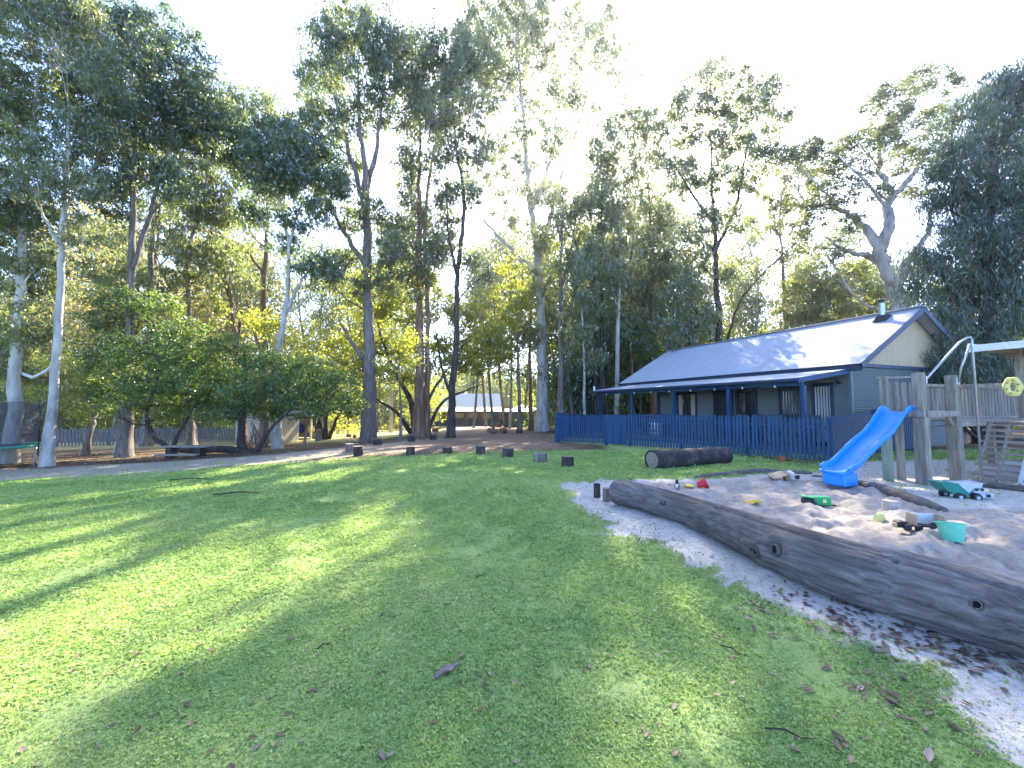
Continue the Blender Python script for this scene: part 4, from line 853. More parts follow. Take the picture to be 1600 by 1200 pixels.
for (p, q, zt_, w_, m_) in [(0, 0, 1.28, .20, M_FPOST), (1.32, 0, 1.28, .20, M_FPOST), (-.02, .585, 1.28, .15, M_GRNP), (.52, .60, 1.28, .12, M_FPOST), (2.62, .55, 1.12, .14, M_FPOST), (4.6, .55, 1.12, .14, M_FPOST), (2.75, -.75, 1.12, .12, M_FPOST), (4.8, -.9, 1.12, .14, M_FPOST)]:
    post(MB(), p, q, zt_, w_).build('post', m_, fort)
for (p, q, z0, z1, w_) in [(0, 0, 1.40, 2.20, .17), (1.32, 0, 1.40, 2.18, .17), (-.02, .585, 1.40, 2.16, .12), (1.32, .585, 1.40, 2.0, .12), (2.62, .55, 1.2, 2.02, .13), (4.3, -.1, 1.2, 3.0, .13)]:
    MB().box((p, q, (z0 + z1) / 2), (w_, w_, z1 - z0), bev=.012).build('guard_post', M_FPOST, fort)
MB().box((.66, -.10, 1.34), (1.32, .05, .13), bev=.008).build('deck_beam', M_WOODG, fort)
MB().box((-.12, .25, 1.345), (.055, .75, .13), bev=.008).build('deck_beam', M_WOODG, fort)
dk = MB()
for i in range(8): dk.box((.0 + .175 * i, .28, 1.375), (.165, .72, .035), bev=.004)
dk.build('deck', M_WOODG, fort)
for p in (.13, 1.19): MB().beam((p, -.02, 1.05 + .02), (p + (.16 if p < 1 else -.16), -.02, 1.27), .05, .07).build('knee_brace', M_FPOST, fort)
# far guard of the slide deck: boards with gaps and a sloping rail
for (p, w_) in ((.20, .14), (.50, .15), (.80, .16), (1.08, .13)):
    MB().box((p, .60, 1.72), (w_, .022, .66), rot=(0, R(random.uniform(-1, 1)), 0), bev=.004).build('guard_board', M_FPOST, fort)
MB().beam((-.12, .63, 2.13), (1.36, .63, 2.19), .07, .045, bev=.006).build('guard_rail', M_WOODG, fort)
# walkway wall and floor
wf = MB()
for i in range(22): wf.box((1.50 + .2 * i, .30, 1.17), (.19, .62, .035), bev=.004)
wf.build('walkway_deck', M_WOODG, fort)
M_B2 = mat_noise('walkway_board_timber', [(.3, (.13, .12, .11)), (.55, (.25, .23, .20)), (.75, (.40, .37, .32))], scale=3, stretch=(3, 3, .4), rough=.85, bump=.5, bscale=18, bdist=.005)
for i in range(33):
    MB().box((1.50 + .176 * i, .62, 1.59), (.14, .022, .80 + random.uniform(-.02, .02)), rot=(0, R(random.uniform(-.8, .8)), 0), bev=.003).build('wall_board', M_B2 if i % 4 else M_FPOST, fort)
MB().beam((1.38, .585, 2.00), (7.3, .585, 2.00), .05, .07, bev=.006).build('wall_rail', M_WOODG, fort)
MB().beam((1.38, .60, 1.20), (7.3, .60, 1.16), .05, .12, bev=.006).build('walkway_joist', M_WOODG, fort)
MB().beam((1.40, -.02, 1.10), (5.2, -.02, 1.08), .05, .10, bev=.006).build('walkway_joist', M_WOODG, fort)
# upper deck with rail, beyond the pallet steps
ud = MB()
for i in range(9): ud.box((3.95, .02 - .17 * i - .1, 1.135), (2.6, .16, .035), bev=.004)
ud.build('upper_deck', M_WOODG, fort)
MB().beam((2.66, .47, 1.98), (2.70, -1.5, 1.98), .05, .08, bev=.006).build('guard_rail', M_WOODG, fort)
MB().box((2.70, -.96, 1.35), (.1, .1, 1.4), bev=.01).build('guard_post', M_FPOST, fort)
# red rope under the deck
rp_ = MB().tube([Vector((.1, .05, 1.22)), Vector((.7, .3, 1.10)), Vector((1.3, .4, 1.0)), Vector((2.0, .45, 1.04)), Vector((2.6, .5, 1.08))], .012, 6)
rp_.build('rope', plain('red_rope', (.35, .10, .07), .8), fort)
# pallet steps: rise along +p, treads along q
st_ = thing('pallet_steps', 'steep steps made from old pallets climbing to the fort deck at the right edge', 'steps', (*Np(0, 0), 0), TH)
sp0, sp1 = Vector((1.84, 0, FZB + .02)), Vector((2.68, 0, 1.12))
for q in (-.10, -.40): MB().beam(sp0 + Vector((0, q, 0)), sp1 + Vector((0, q, 0)), .035, .09, bev=.004).build('stringer', M_WOODG, st_)
MB().beam(sp0 + Vector((-.06, -.74, 0)), sp1 + Vector((.05, -.74, .05)), .05, .11, bev=.005).build('stringer', plain('pale_painted_timber', (.50, .50, .50), .7), st_)
for i in range(10):
    t = (i + .3) / 10; c_ = sp0.lerp(sp1, t)
    MB().box((c_.x + .0, -.40 + random.uniform(-.02, .02), c_.z + .045), (.095, .68 if i % 2 else .76, .022), rot=(0, R(-12 if i % 2 else -30), R(random.uniform(-2, 2))), bev=.003).build('tread', mat_noise('pallet_board_%d' % i, [(.3, (.17, .14, .11)), (.7, (.38, .31, .24))], scale=3 + i * .3, stretch=(3, .6, 3), rough=.85) , st_)
# the pole with bent pipe
pl = thing('fire_pole', 'bent galvanised sliding pole arching from the fort posts to the sand', 'pole', (*Np(0, 0), 0), TH)
ap = Vector((1.30, -.34, 2.98)); ft = Vector((1.36, -.36, FZB - .1))
MB().tube([Vector((.07, -.07, 2.03)), Vector((.6, -.18, 2.50)), Vector((1.02, -.27, 2.86)), Vector((1.20, -.32, 2.965)), ap, Vector((1.325, -.345, 2.9)), ft], .021, 12).build('pipe', M_STEEL, pl, smooth=True)
MB().tube([Vector((1.32, -.10, 2.0)), Vector((1.28, -.18, 2.35)), Vector((1.30, -.34, 2.85))], .019, 12).build('brace_pipe', M_STEEL, pl, smooth=True)
MB().box((1.32, -.10, 2.05), (.13, .02, .15), bev=.004).build('bracket', M_STEEL, pl)
MB().box((.07, -.095, 2.05), (.03, .02, .16), bev=.004).build('bracket', M_STEEL, pl)
# shelter roof over the upper deck
sr = thing('shelter_roof', 'flat white-edged shelter roof on a post above the fort deck at the right edge', 'roof', (*Np(0, 0), 0), TH)
MB().box((4.1, -1.0, 2.93), (3.0, 2.3, .05), rot=(0, R(-3), 0)).build('roof_sheet', M_ROOF, sr)
MB().box((2.60, -1.0, 2.86), (.035, 2.36, .16), bev=.005).build('fascia', M_WHITE, sr)
MB().box((4.1, .16, 2.93), (3.0, .035, .12), bev=.005).build('fascia', M_WHITE, sr)
for q in (-.1, -1.6): MB().beam((2.72, q, 2.80), (5.4, q, 2.92), .06, .12, bev=.005).build('rafter', M_TIM, sr)
MB().beam((4.3, .1, 2.78), (4.3, -2.0, 2.78), .06, .14).build('roof_beam', M_TIM, sr)
MB().box((4.3, -1.8, .95), (.12, .12, 3.6), bev=.01).build('post', M_WOODG, sr)
# yellow perforated ring hung on the rail
yr = thing('yellow_float', 'pale yellow plastic ring with a slot and spots hung on the fort rail', 'float ring', (*Np(2.62, -.48), 1.93), TH + R(90 + 8))
mb = MB(); N_ = 28
def ov(a, rx, rz): return (rx * math.cos(a) * (1 + .04 * math.cos(6 * a)), rz * math.sin(a) * (1 + .04 * math.cos(6 * a)))
vs = []; fs = []
for k, (rx, rz, y) in enumerate([(.135, .20, -.02), (.15, .22, 0), (.135, .20, .035), (.04, .10, .035), (.036, .095, 0), (.04, .10, -.02)]):
    for j in range(N_): x, z = ov(2 * math.pi * j / N_, rx, rz); vs.append((x, y, z))
for k in range(6):
    for j in range(N_): fs.append((k * N_ + j, k * N_ + (j + 1) % N_, ((k + 1) % 6) * N_ + (j + 1) % N_, ((k + 1) % 6) * N_ + j))
mb.add(vs, fs).build('ring', plain('pale_yellow_plastic', (.72, .66, .20), .5), yr, smooth=True)
for a in (40, 100, 160, 220, 290, 340):
    x, z = ov(R(a), .09, .15)
    for y in (-.023, .038): MB().lathe([(0, y), (.022, y), (.022, y + .002), (0, y + .002)], 10, (x, 0, z), M=Matrix(((1, 0, 0), (0, 0, 1), (0, 1, 0)))).build('spot', plain('ochre_spot', (.40, .25, .06), .6), yr)

# ------------------------------------------------------------------ the wave slide
M_SLIDE = plain('blue_slide_plastic', (.012, .27, .80), .42, .05, 20, bump=.04, spec=.5)
sld = thing('wave_slide', 'bright blue plastic wave slide running down from the fort into the sand', 'slide', (*Np(0, .29), 0), TH)
SP = spline([[-.02, 0, 1.38], [-.22, 0, 1.37], [-.42, 0, 1.23], [-.80, 0, .93], [-1.20, 0, .74], [-1.55, 0, .56], [-1.90, 0, .36], [-2.15, 0, .27], [-2.40, 0, .26]], 60)
def slide_sec(w, h, lip, th):
    """outer outline across the slide, from left flange over the bed to the right flange"""
    o = [(-w - lip, h - .035), (-w - lip, h - .008), (-w - lip * .5, h), (-w, h - .01), (-w + .02, h - .05), (-w + .03, .03), (-w + .065, .0), (0, -.005), (w - .065, 0), (w - .03, .03), (w - .02, h - .05), (w, h - .01), (w + lip * .5, h), (w + lip, h - .008), (w + lip, h - .035)]
    i_ = [(w + lip - .012, h - .035), (w + lip - .014, h - .02), (w + .006, h - .03), (w - .005, .02), (w - .04, -.022), (0, -.028), (-w + .04, -.022), (-w + .005, .02), (-w - .006, h - .03), (-w - lip + .014, h - .02), (-w - lip + .012, h - .035)]
    return o + i_
mb = MB(); vs = []; K = None
Tn = np.gradient(SP, axis=0); Tn /= np.linalg.norm(Tn, axis=1)[:, None]
for i, (P_, T_) in enumerate(zip(SP, Tn)):
    s = i / 59; hgt = .145 * min(1, .35 + s * 6) * (1 if s < .93 else 1 - (s - .93) * 5.5); wd = .215 + .015 * sstep(.85, 1, s)
    up = np.array([-T_[2], 0, T_[0]]); up = up if up[2] > 0 else -up
    sec = slide_sec(float(wd), max(.07, float(hgt)), .035, .02); K = len(sec)
    for (y, z) in sec: vs.append((P_[0] + up[0] * z, y, P_[2] + up[2] * z))
fs = [(i * K + j, i * K + (j + 1) % K, (i + 1) * K + (j + 1) % K, (i + 1) * K + j) for i in range(59) for j in range(K)]
fs += [tuple(range(K)), tuple(59 * K + j for j in range(K))[::-1]]
mb.add(vs, fs); mb.build('chute', M_SLIDE, sld, smooth='auto')
mb = MB(); mb.tube([Vector((-2.42, -.235, .24)), Vector((-2.44, -.1, .23)), Vector((-2.44, .1, .23)), Vector((-2.42, .235, .24))], .032, 8); mb.build('end_lip', M_SLIDE, sld, smooth=True)
mb = MB()
for y in (-.12, .12): mb.box((-2.22, y, .03), (.30, .035, .17), bev=.01)
MB().box((-2.24, 0, .105), (.40, .41, .25), bev=.03).build('foot', M_SLIDE, sld)

# ------------------------------------------------------------------ the long log
def log_mesh(axis_pts, radii, n=40, seg=90, rough=.06, seed=3, knots=(), grooves=.0):
    P = spline(axis_pts, seg); s = np.linspace(0, 1, seg); r = np.interp(s, np.linspace(0, 1, len(radii)), radii)
    T = np.gradient(P, axis=0); T /= np.linalg.norm(T, axis=1)[:, None]
    side = np.cross(T, [0, 0, 1]); side /= np.linalg.norm(side, axis=1)[:, None]; up = np.cross(side, T)
    a = np.arange(n) * 2 * np.pi / n
    L = np.linalg.norm(np.diff(P, axis=0), axis=1).sum()
    SS, AA = np.meshgrid(s * L, a, indexing='ij')
    rr = r[:, None] * (1 + rough * (fbm(SS * 1.6, np.cos(AA) * 1.4 + 3 + np.sin(AA) * .7, 4, seed) - .5) * 2 + rough * .9 * (fbm(SS * 1.0, AA * 6.3, 3, seed + 5) - .5) - grooves * np.clip(.42 - fbm(SS * .8, AA * 9 + SS * 1.1, 2, seed + 9), 0, 1))
    for (ks, ka, kr, kd) in knots:
        q = np.hypot((SS - ks * L) / kr, ((AA - ka + np.pi) % (2 * np.pi) - np.pi) * r[:, None] / kr)
        rr = rr + kd * np.exp(-((q - 1) / .55) ** 2) - kd * 1.6 * np.exp(-(q / .6) ** 2)
    V = P[:, None] + (side[:, None] * np.cos(AA)[..., None] + up[:, None] * np.sin(AA)[..., None] * 1.0) * rr[..., None]
    i = np.arange(seg - 1)[:, None] * n; j = np.arange(n)[None]; j2 = (j + 1) % n
    return V.reshape(-1, 3), np.stack([i + j, i + j2, i + n + j2, i + n + j], 2).reshape(-1, 4), P, T, side, up, r
def log_mat(name, stops, ax):
    m, n, l, out = newmat(name); tc = nd(n, 'ShaderNodeTexCoord'); mp = nd(n, 'ShaderNodeMapping'); mp.inputs['Rotation'].default_value = (0, 0, ax)
    mp2 = nd(n, 'ShaderNodeMapping'); mp2.inputs['Scale'].default_value = (10, 1.0, 10)
    l.new(tc.outputs['Object'], mp.inputs[0]); l.new(mp.outputs[0], mp2.inputs[0])
    a = nd(n, 'ShaderNodeTexNoise'); a.inputs['Scale'].default_value = 2.2; a.inputs['Detail'].default_value = 9; a.inputs['Roughness'].default_value = .68; a.inputs['Distortion'].default_value = .35; l.new(mp2.outputs[0], a.inputs['Vector'])
    rp = ramp(n, stops); l.new(a.outputs[0], rp.inputs[0])
    b_ = nd(n, 'ShaderNodeTexNoise'); b_.inputs['Scale'].default_value = 1.1; b_.inputs['Detail'].default_value = 4; l.new(tc.outputs['Object'], b_.inputs['Vector'])
    mx = nd(n, 'ShaderNodeMix', data_type='RGBA', blend_type='MULTIPLY'); mx.inputs[0].default_value = .75; r2 = ramp(n, [(.35, (.45, .42, .42)), (.6, (1, 1, 1))]); l.new(b_.outputs[0], r2.inputs[0])
    l.new(rp.outputs[0], mx.inputs[6]); l.new(r2.outputs[0], mx.inputs[7])
    p = nd(n, 'ShaderNodeBsdfPrincipled'); l.new(mx.outputs[2], p.inputs['Base Color']); p.inputs['Roughness'].default_value = .72; p.inputs['Specular IOR Level'].default_value = .35
    bp = nd(n, 'ShaderNodeBump'); bp.inputs['Strength'].default_value = .9; bp.inputs['Distance'].default_value = .02; l.new(a.outputs[0], bp.inputs['Height']); l.new(bp.outputs[0], p.inputs['Normal'])
    l.new(p.outputs[0], out.inputs[0]); return m
M_LOG = log_mat('weathered_log', [(.25, (.045, .038, .038)), (.42, (.12, .10, .092)), (.56, (.19, .165, .15)), (.74, (.31, .275, .24))], -R(21.5))
def dress(V, c=None): return V
foot = [(950, 789), (1020, 806), (1100, 838), (1200, 894), (1300, 941), (1400, 972), (1500, 1006), (1600, 1036), (1760, 1100)]
perp = Vector((math.cos(TH), math.sin(TH), 0))
M_ENDG = mat_noise('cut_end_grain', [(.3, (.18, .14, .10)), (.7, (.36, .30, .23))], scale=20, rough=.85, bump=.3)
rads = [.195, .19, .19, .225, .235, .235, .235, .22, .21]
axp = []
for (px, py), r_ in zip(foot, rads):
    p = G(px, py); p = p + perp * (r_ * .86); axp.append((p.x, p.y, g(p.x, p.y) + r_ * .84))
axp[0] = (axp[0][0], axp[0][1], axp[0][2] + .03)
LV, LQ, LP_, LT, LS, LU, LR = log_mesh(axp, rads, n=128, seg=300, rough=.11, grooves=.5, knots=[(.405, .25, .085, .03), (.368, 6.15, .075, .035), (.156, .3, .055, .015), (.76, .35, .060, .012), (.11, .9, .04, .015), (.6, 1.0, .05, .012), (.27, 1.1, .05, .012)])
lroot = thing('long_log', 'long weathered grey log edging the sandpit', 'log', axp[4], 0)
lo = np_mesh('log', LV - np.array(axp[4]), LQ, M_LOG, lroot, smooth=True)
n0 = 128
endm = MB(); end_ring = LV[:n0]; c0 = end_ring.mean(0) - LT[0] * .10
vs = [tuple(v) for v in end_ring] + [tuple(end_ring[j] * .55 + end_ring.mean(0) * .45 - LT[0] * .07) for j in range(n0)] + [tuple(c0)]
endm.add([tuple(Vector(v) - Vector(axp[4])) for v in vs], [(j, (j + 1) % n0, n0 + (j + 1) % n0, n0 + j) for j in range(n0)] + [(n0 + j, n0 + (j + 1) % n0, 2 * n0) for j in range(n0)])
endm.build('log_end', M_LOG, lroot, smooth=True)
ke = [tuple(Vector(v) - Vector(axp[4])) for v in LV[-n0:]]; ce = Vector(LV[-n0:].mean(0)) - Vector(axp[4])
MB().add(ke + [tuple(ce + Vector(LT[-1]) * .03)], [(j, (j + 1) % n0, n0) for j in range(n0)]).build('log_end', M_ENDG, lroot)
M_HOLE = plain('hollow_black', (.012, .010, .010), .9)  # near-black fill that stands in for the depth of a hollow
def stub(si, ang, r1, l_, name='branch_stub'):
    i = int(si * 299); c = LP_[i]; d = LS[i] * math.cos(ang) + LU[i] * math.sin(ang); d = Vector(d); c = Vector(c) + d * (LR[i] * .72) - Vector(axp[4])
    M = d.to_track_quat('Z', 'Y').to_matrix(); mb = MB()
    mb.lathe([(r1 * 1.5, 0), (r1 * 1.12, l_ * .5), (r1 * 1.02, l_), (r1 * .88, l_ + .004), (r1 * .8, l_ * .6), (r1 * .75, 0)], 20, tuple(c), M); mb.v = [tuple(Vector(v) * 1 + Vector((random.uniform(-.003, .003),) * 3)) for v in mb.v]
    o = mb.build(name, M_LOG, lroot, smooth=True)
    MB().lathe([(0, l_ * .68), (r1 * .84, l_ * .68), (r1 * .84, l_ * .70), (0, l_ * .70)], 16, tuple(c), M).build('hollow', M_HOLE, o)
stub(.405, .22, .046, .10); stub(.368, -.15, .045, .10); stub(.156, .3, .026, .075); stub(.76, .35, .026, .075)
# pegs: two short posts pegging the far end of the long log
M_ENDG = mat_noise('cut_end_grain', [(.3, (.18, .14, .10)), (.7, (.36, .30, .23))], scale=20, rough=.85, bump=.3)
def peg(name, label, px, py, r_, h, tilt=(0, 0), mat=MBK['grey'], group=None, cat='post', hollow=False):
    p = GS(px, py); t = thing(name, label, cat, tuple(p), random.uniform(0, 6), group)
    mb = MB(); pr = [(r_ * 1.06, -.08), (r_ * 1.02, h * .3), (r_, h * .7), (r_ * .97, h)]; mb.lathe(pr, 22)
    rr_ = random.Random(int(px * 7 + py)); amp = [rr_.uniform(.93, 1.06) for _ in range(22)]
    mb.v = [(x * amp[i % 22] + tilt[0] * z, y * amp[i % 22] + tilt[1] * z, z) for i, (x, y, z) in enumerate(mb.v)]
    mb.build('side', mat, t, smooth=True)
    top = [mb.v[-22 + j] for j in range(22)]; tm = MB().add([*top, (tilt[0] * h, tilt[1] * h, h - (.05 if hollow else 0.0))], [(j, (j + 1) % 22, 22) for j in range(22)]); tm.build('cut_top', M_HOLE if hollow else M_ENDG, t)
    return t
peg('peg_post', 'short dark hollow stump post at the very end of the long log', 933, 776, .055, .22, mat=MBK['dark'], hollow=True)
peg('peg_post', 'short pale peg post pinning the end of the long log', 948, 783, .06, .20)
# half-buried logs behind the sandpit
def low_log(label, pxs, rs, sink=.35, mat=M_LOG, seg=50, name='half_buried_log'):
    ax = []
    for (px, py), r_ in zip(pxs, rs): p = G(px, py); ax.append((p.x, p.y, sf(p.x, p.y) + r_ * (1 - 2 * sink) + .02))
    V_, Q_, P_, T_, S_, U_, R_ = log_mesh(ax, rs, n=20, seg=seg, rough=.12, seed=int(pxs[0][0]))
    for sl2, c2, d2 in ((slice(0, 20), P_[0], -T_[0]), (slice(len(V_) - 20, len(V_)), P_[-1], T_[-1])): V_[sl2] = V_[sl2] * .12 + (c2 + d2 * .03) * .88 - np.array([0, 0, .03])
    o = np_mesh(name, V_ - np.array(ax[0]), Q_, mat, smooth=True); o.location = ax[0]; tag(o, label, 'log'); return o
low_log('pale half-buried log running from under the slide towards the green dump truck', [(1268, 744), (1320, 752), (1380, 768), (1440, 786), (1478, 796)], [.04, .085, .10, .10, .06], sink=.55)
low_log('half-buried log bordering the sandpit between the dark log and the slide', [(1085, 748), (1140, 742), (1190, 738), (1270, 741)], [.04, .07, .08, .05], sink=.55)
low_log('straight border timber at the foot of the pallet steps', [(1470, 758), (1540, 762), (1600, 768), (1700, 778)], [.07, .07, .07, .07], sink=.3)
# the dark barrel-like log in front of the blue fence
dl = thing('dark_log', 'short thick dark log lying in front of the blue fence', 'log', tuple(G(1085, 733)), 0)
p0 = G(1020, 735); p1 = G(1152, 728); r_ = .235
a0 = Vector((p0.x + .05, p0.y + .2, g(p0.x, p0.y) + r_ * .92)); a1 = Vector((p1.x, p1.y + .55, g(p1.x, p1.y + .3) + r_ * .85)); o_ = Vector(dl.location)
M_DLOG = mat_noise('blackened_log', [(.3, (.018, .015, .018)), (.55, (.05, .042, .045)), (.75, (.16, .14, .13))], scale=4, stretch=(1, 1, 1), rough=.85, bump=.9, bscale=12, bdist=.03)
V_, Q_, P_, T_, S_, U_, R_ = log_mesh([tuple(a0 - o_), tuple((a0 + a1) / 2 - o_), tuple(a1 - o_)], [r_, r_ * 1.0, r_ * .98, r_ * .95], n=40, seg=60, rough=.05, seed=9)
np_mesh('bark', V_, Q_, M_DLOG, dl, smooth=True)
for rg_, cc, sg in ((V_[:40], P_[0], -1), (V_[-40:], P_[-1], 1)):
    mb = MB(); rin = [tuple(v * .84 + cc * .16) for v in rg_]
    mb.add([tuple(v) for v in rg_] + rin, [(j, (j + 1) % 40, 40 + (j + 1) % 40, 40 + j) for j in range(40)]); mb.build('bark_rim', M_DLOG, dl)
    mb = MB(); mb.add([tuple(Vector(v) + Vector(T_[0]) * .01 * (-sg)) for v in rin] + [tuple(cc)], [(j, (j + 1) % 40, 40) for j in range(40)]); mb.build('cut_end', M_ENDG, dl)
# terracotta pot lump at the fence foot
pt_ = thing('clay_pot', 'small terracotta pot at the foot of the blue fence', 'pot', tuple(GS(1221, 722)), 0)
MB().lathe([(0, 0), (.055, 0), (.08, .12), (.09, .12), (.09, .15), (.07, .15), (.065, .05), (0, .05)], 20).build('pot', plain('terracotta', (.42, .12, .05), .7), pt_)
# ------------------------------------------------------------------ stumps laid out round the lawn
stumps = [(560, 712, 15, 14, 'dark stump at the front of the three clustered by the path bend'), (547, 706, 13, 12, 'pale-topped stump in the middle of the three clustered by the path bend'), (553, 702, 17, 8, 'low flat stump at the back of the three by the path bend'),
          (590, 695, 14, 9, 'dark stump on the litter below the tall straight gum'), (643, 690, 12, 10, 'low round stump below the reddish peeling gum'), (677, 687, 11, 8, 'small dark stump between the reddish gum and the dark slim gum'),
          (641, 711, 13, 12, 'black stump on the lawn edge below the central gums'), (699, 708, 15, 9, 'wide low stump below the dark slim gum'), (751, 710, 14, 12, 'reddish-dark stump below the far cottage'), (793, 714, 17, 13, 'crooked stump with a jagged dark top'),
          (844, 722, 20, 13, 'largest pale-topped stump near the fence side of the lawn row'), (887, 728, 19, 14, 'grey square-cut stump nearest the sandpit'), (811, 677, 9, 6, 'tiny dark stump on the track by the thin grey trunk')]
for i, (px, py, wpx, hpx, lb) in enumerate(stumps):
    p = G(px, py); k = p.y / F; peg('stump', lb, px, py, wpx * k * .5, hpx * k * 1.05, mat=MBK['dark'] if i not in (1, 10) else MBK['grey'], tilt=(random.uniform(-.12, .12), random.uniform(-.05, .1)), group='log stumps set round the lawn', cat='stump')
p = G(498, 689); k = p.y / F; peg('stump', 'tall upright stump post standing alone left of the tall straight gum', 498, 689, 4.5 * k, 18 * k, mat=MBK['grey'], group='log stumps set round the lawn', cat='stump')
wood_bits = [(619, 668, .14), (626, 666, .12), (641, 664, .13), (680, 672, .16), (683, 669, .15), (688, 667, .13), (765, 672, .17), (771, 674, .16), (786, 674, .19), (505, 682, .14), (545, 680, .13), (554, 681, .12)]
for i, (px, py, r_) in enumerate(wood_bits):
    p = G(px, py + 3); o = MB(); o.lathe([(0, -r_ * 1.6), (r_, -r_ * 1.6), (r_ * 1.03, 0), (r_ * .96, r_ * 1.6), (0, r_ * 1.6)], 14, M=Matrix.Rotation(R(90), 3, 'Y')); 
    c = o.build('firewood_log', MBK['red'], loc=(p.x, p.y, g(p.x, p.y) + r_ * .9), smooth='auto'); c.rotation_euler = (0, 0, i * 1.3)
    tag(c, ['left one of two sawn logs between the tall straight gum and the thin young tree', 'right one of two sawn logs beside the thin young tree', 'sawn log close to the left foot of the reddish peeling gum', 'front sawn log of three right of the reddish peeling gum', 'middle sawn log of three right of the reddish peeling gum', 'rear sawn log of three beside the dark slim gum', 'leftmost sawn log before the rock heap', 'second sawn log before the rock heap', 'largest sawn log right of the rock heap', 'sawn log just right of the tall upright stump post', 'left one of two small sawn logs near the tall straight gum', 'right one of two small sawn logs near the tall straight gum'][i], 'log', 'sawn logs dotted in the clearing')
rocks = thing('rock_heap', 'low heap of reddish rocks beside the far cottage entrance', 'rocks', tuple(G(776, 668)), 0)
for i in range(9):
    r_ = random.uniform(.18, .38); mb = MB().lathe([(0, 0), (.9, .05), (1, .4), (.7, .85), (0, 1)], 7); mb.v = [(x * r_ * random.uniform(.8, 1.2), y * r_ * random.uniform(.8, 1.2), z * r_) for x, y, z in mb.v]
    mb.build('rock', MBK['red'], rocks, loc=(random.uniform(-1.0, 1.0), random.uniform(-.6, .6), random.uniform(0, .25)))
# ------------------------------------------------------------------ picnic table beside the sagging stem
pb = at(292, 700, 15.6); PBZ = g(pb.x, pb.y)
pc = thing('picnic_table', 'dark slab picnic bench behind the sagging stem of the spreading tree', 'bench', (pb.x, pb.y, PBZ), R(4))
mb = MB()
for i in range(3): mb.box((0, -.17 + .17 * i, .43), (1.75, .16, .05), bev=.006)
mb.build('tabletop', M_WOODG, pc)
for x in (-.55, .50): MB().box((x, 0, .19), (.20, .40, .42), bev=.01).build('leg', MBK['dark'], pc)
MB().box((0, -.5, .16), (1.5, .22, .06), bev=.008).build('bench_plank', M_WOODG, pc)
# sticks leaning at the dark trunk
sk = thing('stick_pile', 'tepee of leaning branches between the dark trunk and the beige shed', 'sticks', tuple(at(398, 692, 17.3).xy) + (g(at(398, 692, 17.3).x, 17.3),), 0)
for i in range(14):
    a = random.uniform(0, 6.28); r0 = random.uniform(.3, .75); h = random.uniform(.7, 1.3)
    MB().tube([Vector((math.cos(a) * r0, math.sin(a) * r0 * .6, 0)), Vector((math.cos(a) * r0 * .4 + random.uniform(-.1, .1), 0, h * .55)), Vector((random.uniform(-.2, .2), random.uniform(-.1, .1), h))], [.025, .02, .01], 5).build('stick', MBK['red'], sk)
# ------------------------------------------------------------------ trampoline at the left edge
tc_ = at(-58, 722, 13.4); TZ = g(tc_.x, tc_.y)
tp = thing('trampoline', 'green-rimmed trampoline with a dark safety net at the left edge', 'trampoline', (tc_.x, tc_.y, TZ), 0)
RT = 1.80; ring = [Vector((RT * math.cos(a), RT * math.sin(a), .74)) for a in np.linspace(0, 2 * math.pi, 49)]
MB().tube(ring, .03, 8, cap=False).build('frame', M_STEEL, tp, smooth=True)
MB().lathe([(RT - .30, .745), (RT - .28, .775), (RT + .02, .775), (RT + .05, .735), (RT - .02, .70)], 64).build('rim_pad', plain('green_vinyl', (.02, .30, .20), .45), tp, smooth=True)
MB().lathe([(0, .70), (RT - .3, .735)], 48).build('mat', plain('black_mat', (.02, .02, .022), .6), tp)
for a in (-80, -25, 20, 80, 140, 200, 250):
    c, s = math.cos(R(a)), math.sin(R(a)); x, y = RT * c, RT * s
    MB().tube([Vector((x, y, .72)), Vector((x * .99, y * .99, .05)), Vector((x * .92 , y * .92, .02))], .022, 8).build('leg', M_STEEL, tp, smooth=True)
    MB().tube([Vector((x * 1.03, y * 1.03, .4)), Vector((x * 1.03, y * 1.03, 1.6)), Vector((x * 1.0, y * 1.0, 2.32))], .018, 8).build('net_pole', M_BLACK, tp, smooth=True)
def net_mat():
    m, n, l, out = newmat('safety_net'); t = nd(n, 'ShaderNodeBsdfTransparent'); p = nd(n, 'ShaderNodeBsdfDiffuse'); p.inputs[0].default_value = (.10, .09, .11, 1)
    mx = nd(n, 'ShaderNodeMixShader'); mx.inputs[0].default_value = .45; l.new(t.outputs[0], mx.inputs[1]); l.new(p.outputs[0], mx.inputs[2]); l.new(mx.outputs[0], out.inputs[0]); return m
mb = MB(); rows = 10; cols = 84; vs = []
for j in range(rows + 1):
    z = .78 + 1.5 * j / rows
    for i in range(cols):
        a = 2 * math.pi * i / cols; sag = .16 * math.sin(math.pi * j / rows) * (.6 + .4 * math.cos(7 * a)); top = -.10 * (j / rows) ** 3 * (1 - abs(math.cos(3.5 * a)))
        vs.append(((RT - .06 - sag) * math.cos(a), (RT - .06 - sag) * math.sin(a), z + top))
mb.add(vs, [(j * cols + i, j * cols + (i + 1) % cols, (j + 1) * cols + (i + 1) % cols, (j + 1) * cols + i) for j in range(rows) for i in range(cols)]).build('net', net_mat(), tp, smooth=True)
ld = MB()
for x in (-.16, .16): ld.beam((x, 0, .72), (x, -.42, .0), .03, .03)
lad = MB().beam((-.16, 0, .72), (-.16, -.42, 0), .03, .03).build('ladder', M_STEEL, tp); lad.location = (RT * .80, -RT * .66, 0)
l2 = MB().beam((.16, 0, .72), (.16, -.42, 0), .03, .03).build('ladder_rail', M_STEEL, lad)
for z, y in ((.2, -.3), (.42, -.17), (.62, -.06)): MB().box((0, y, z), (.32, .06, .02)).build('rung', M_STEEL, lad)
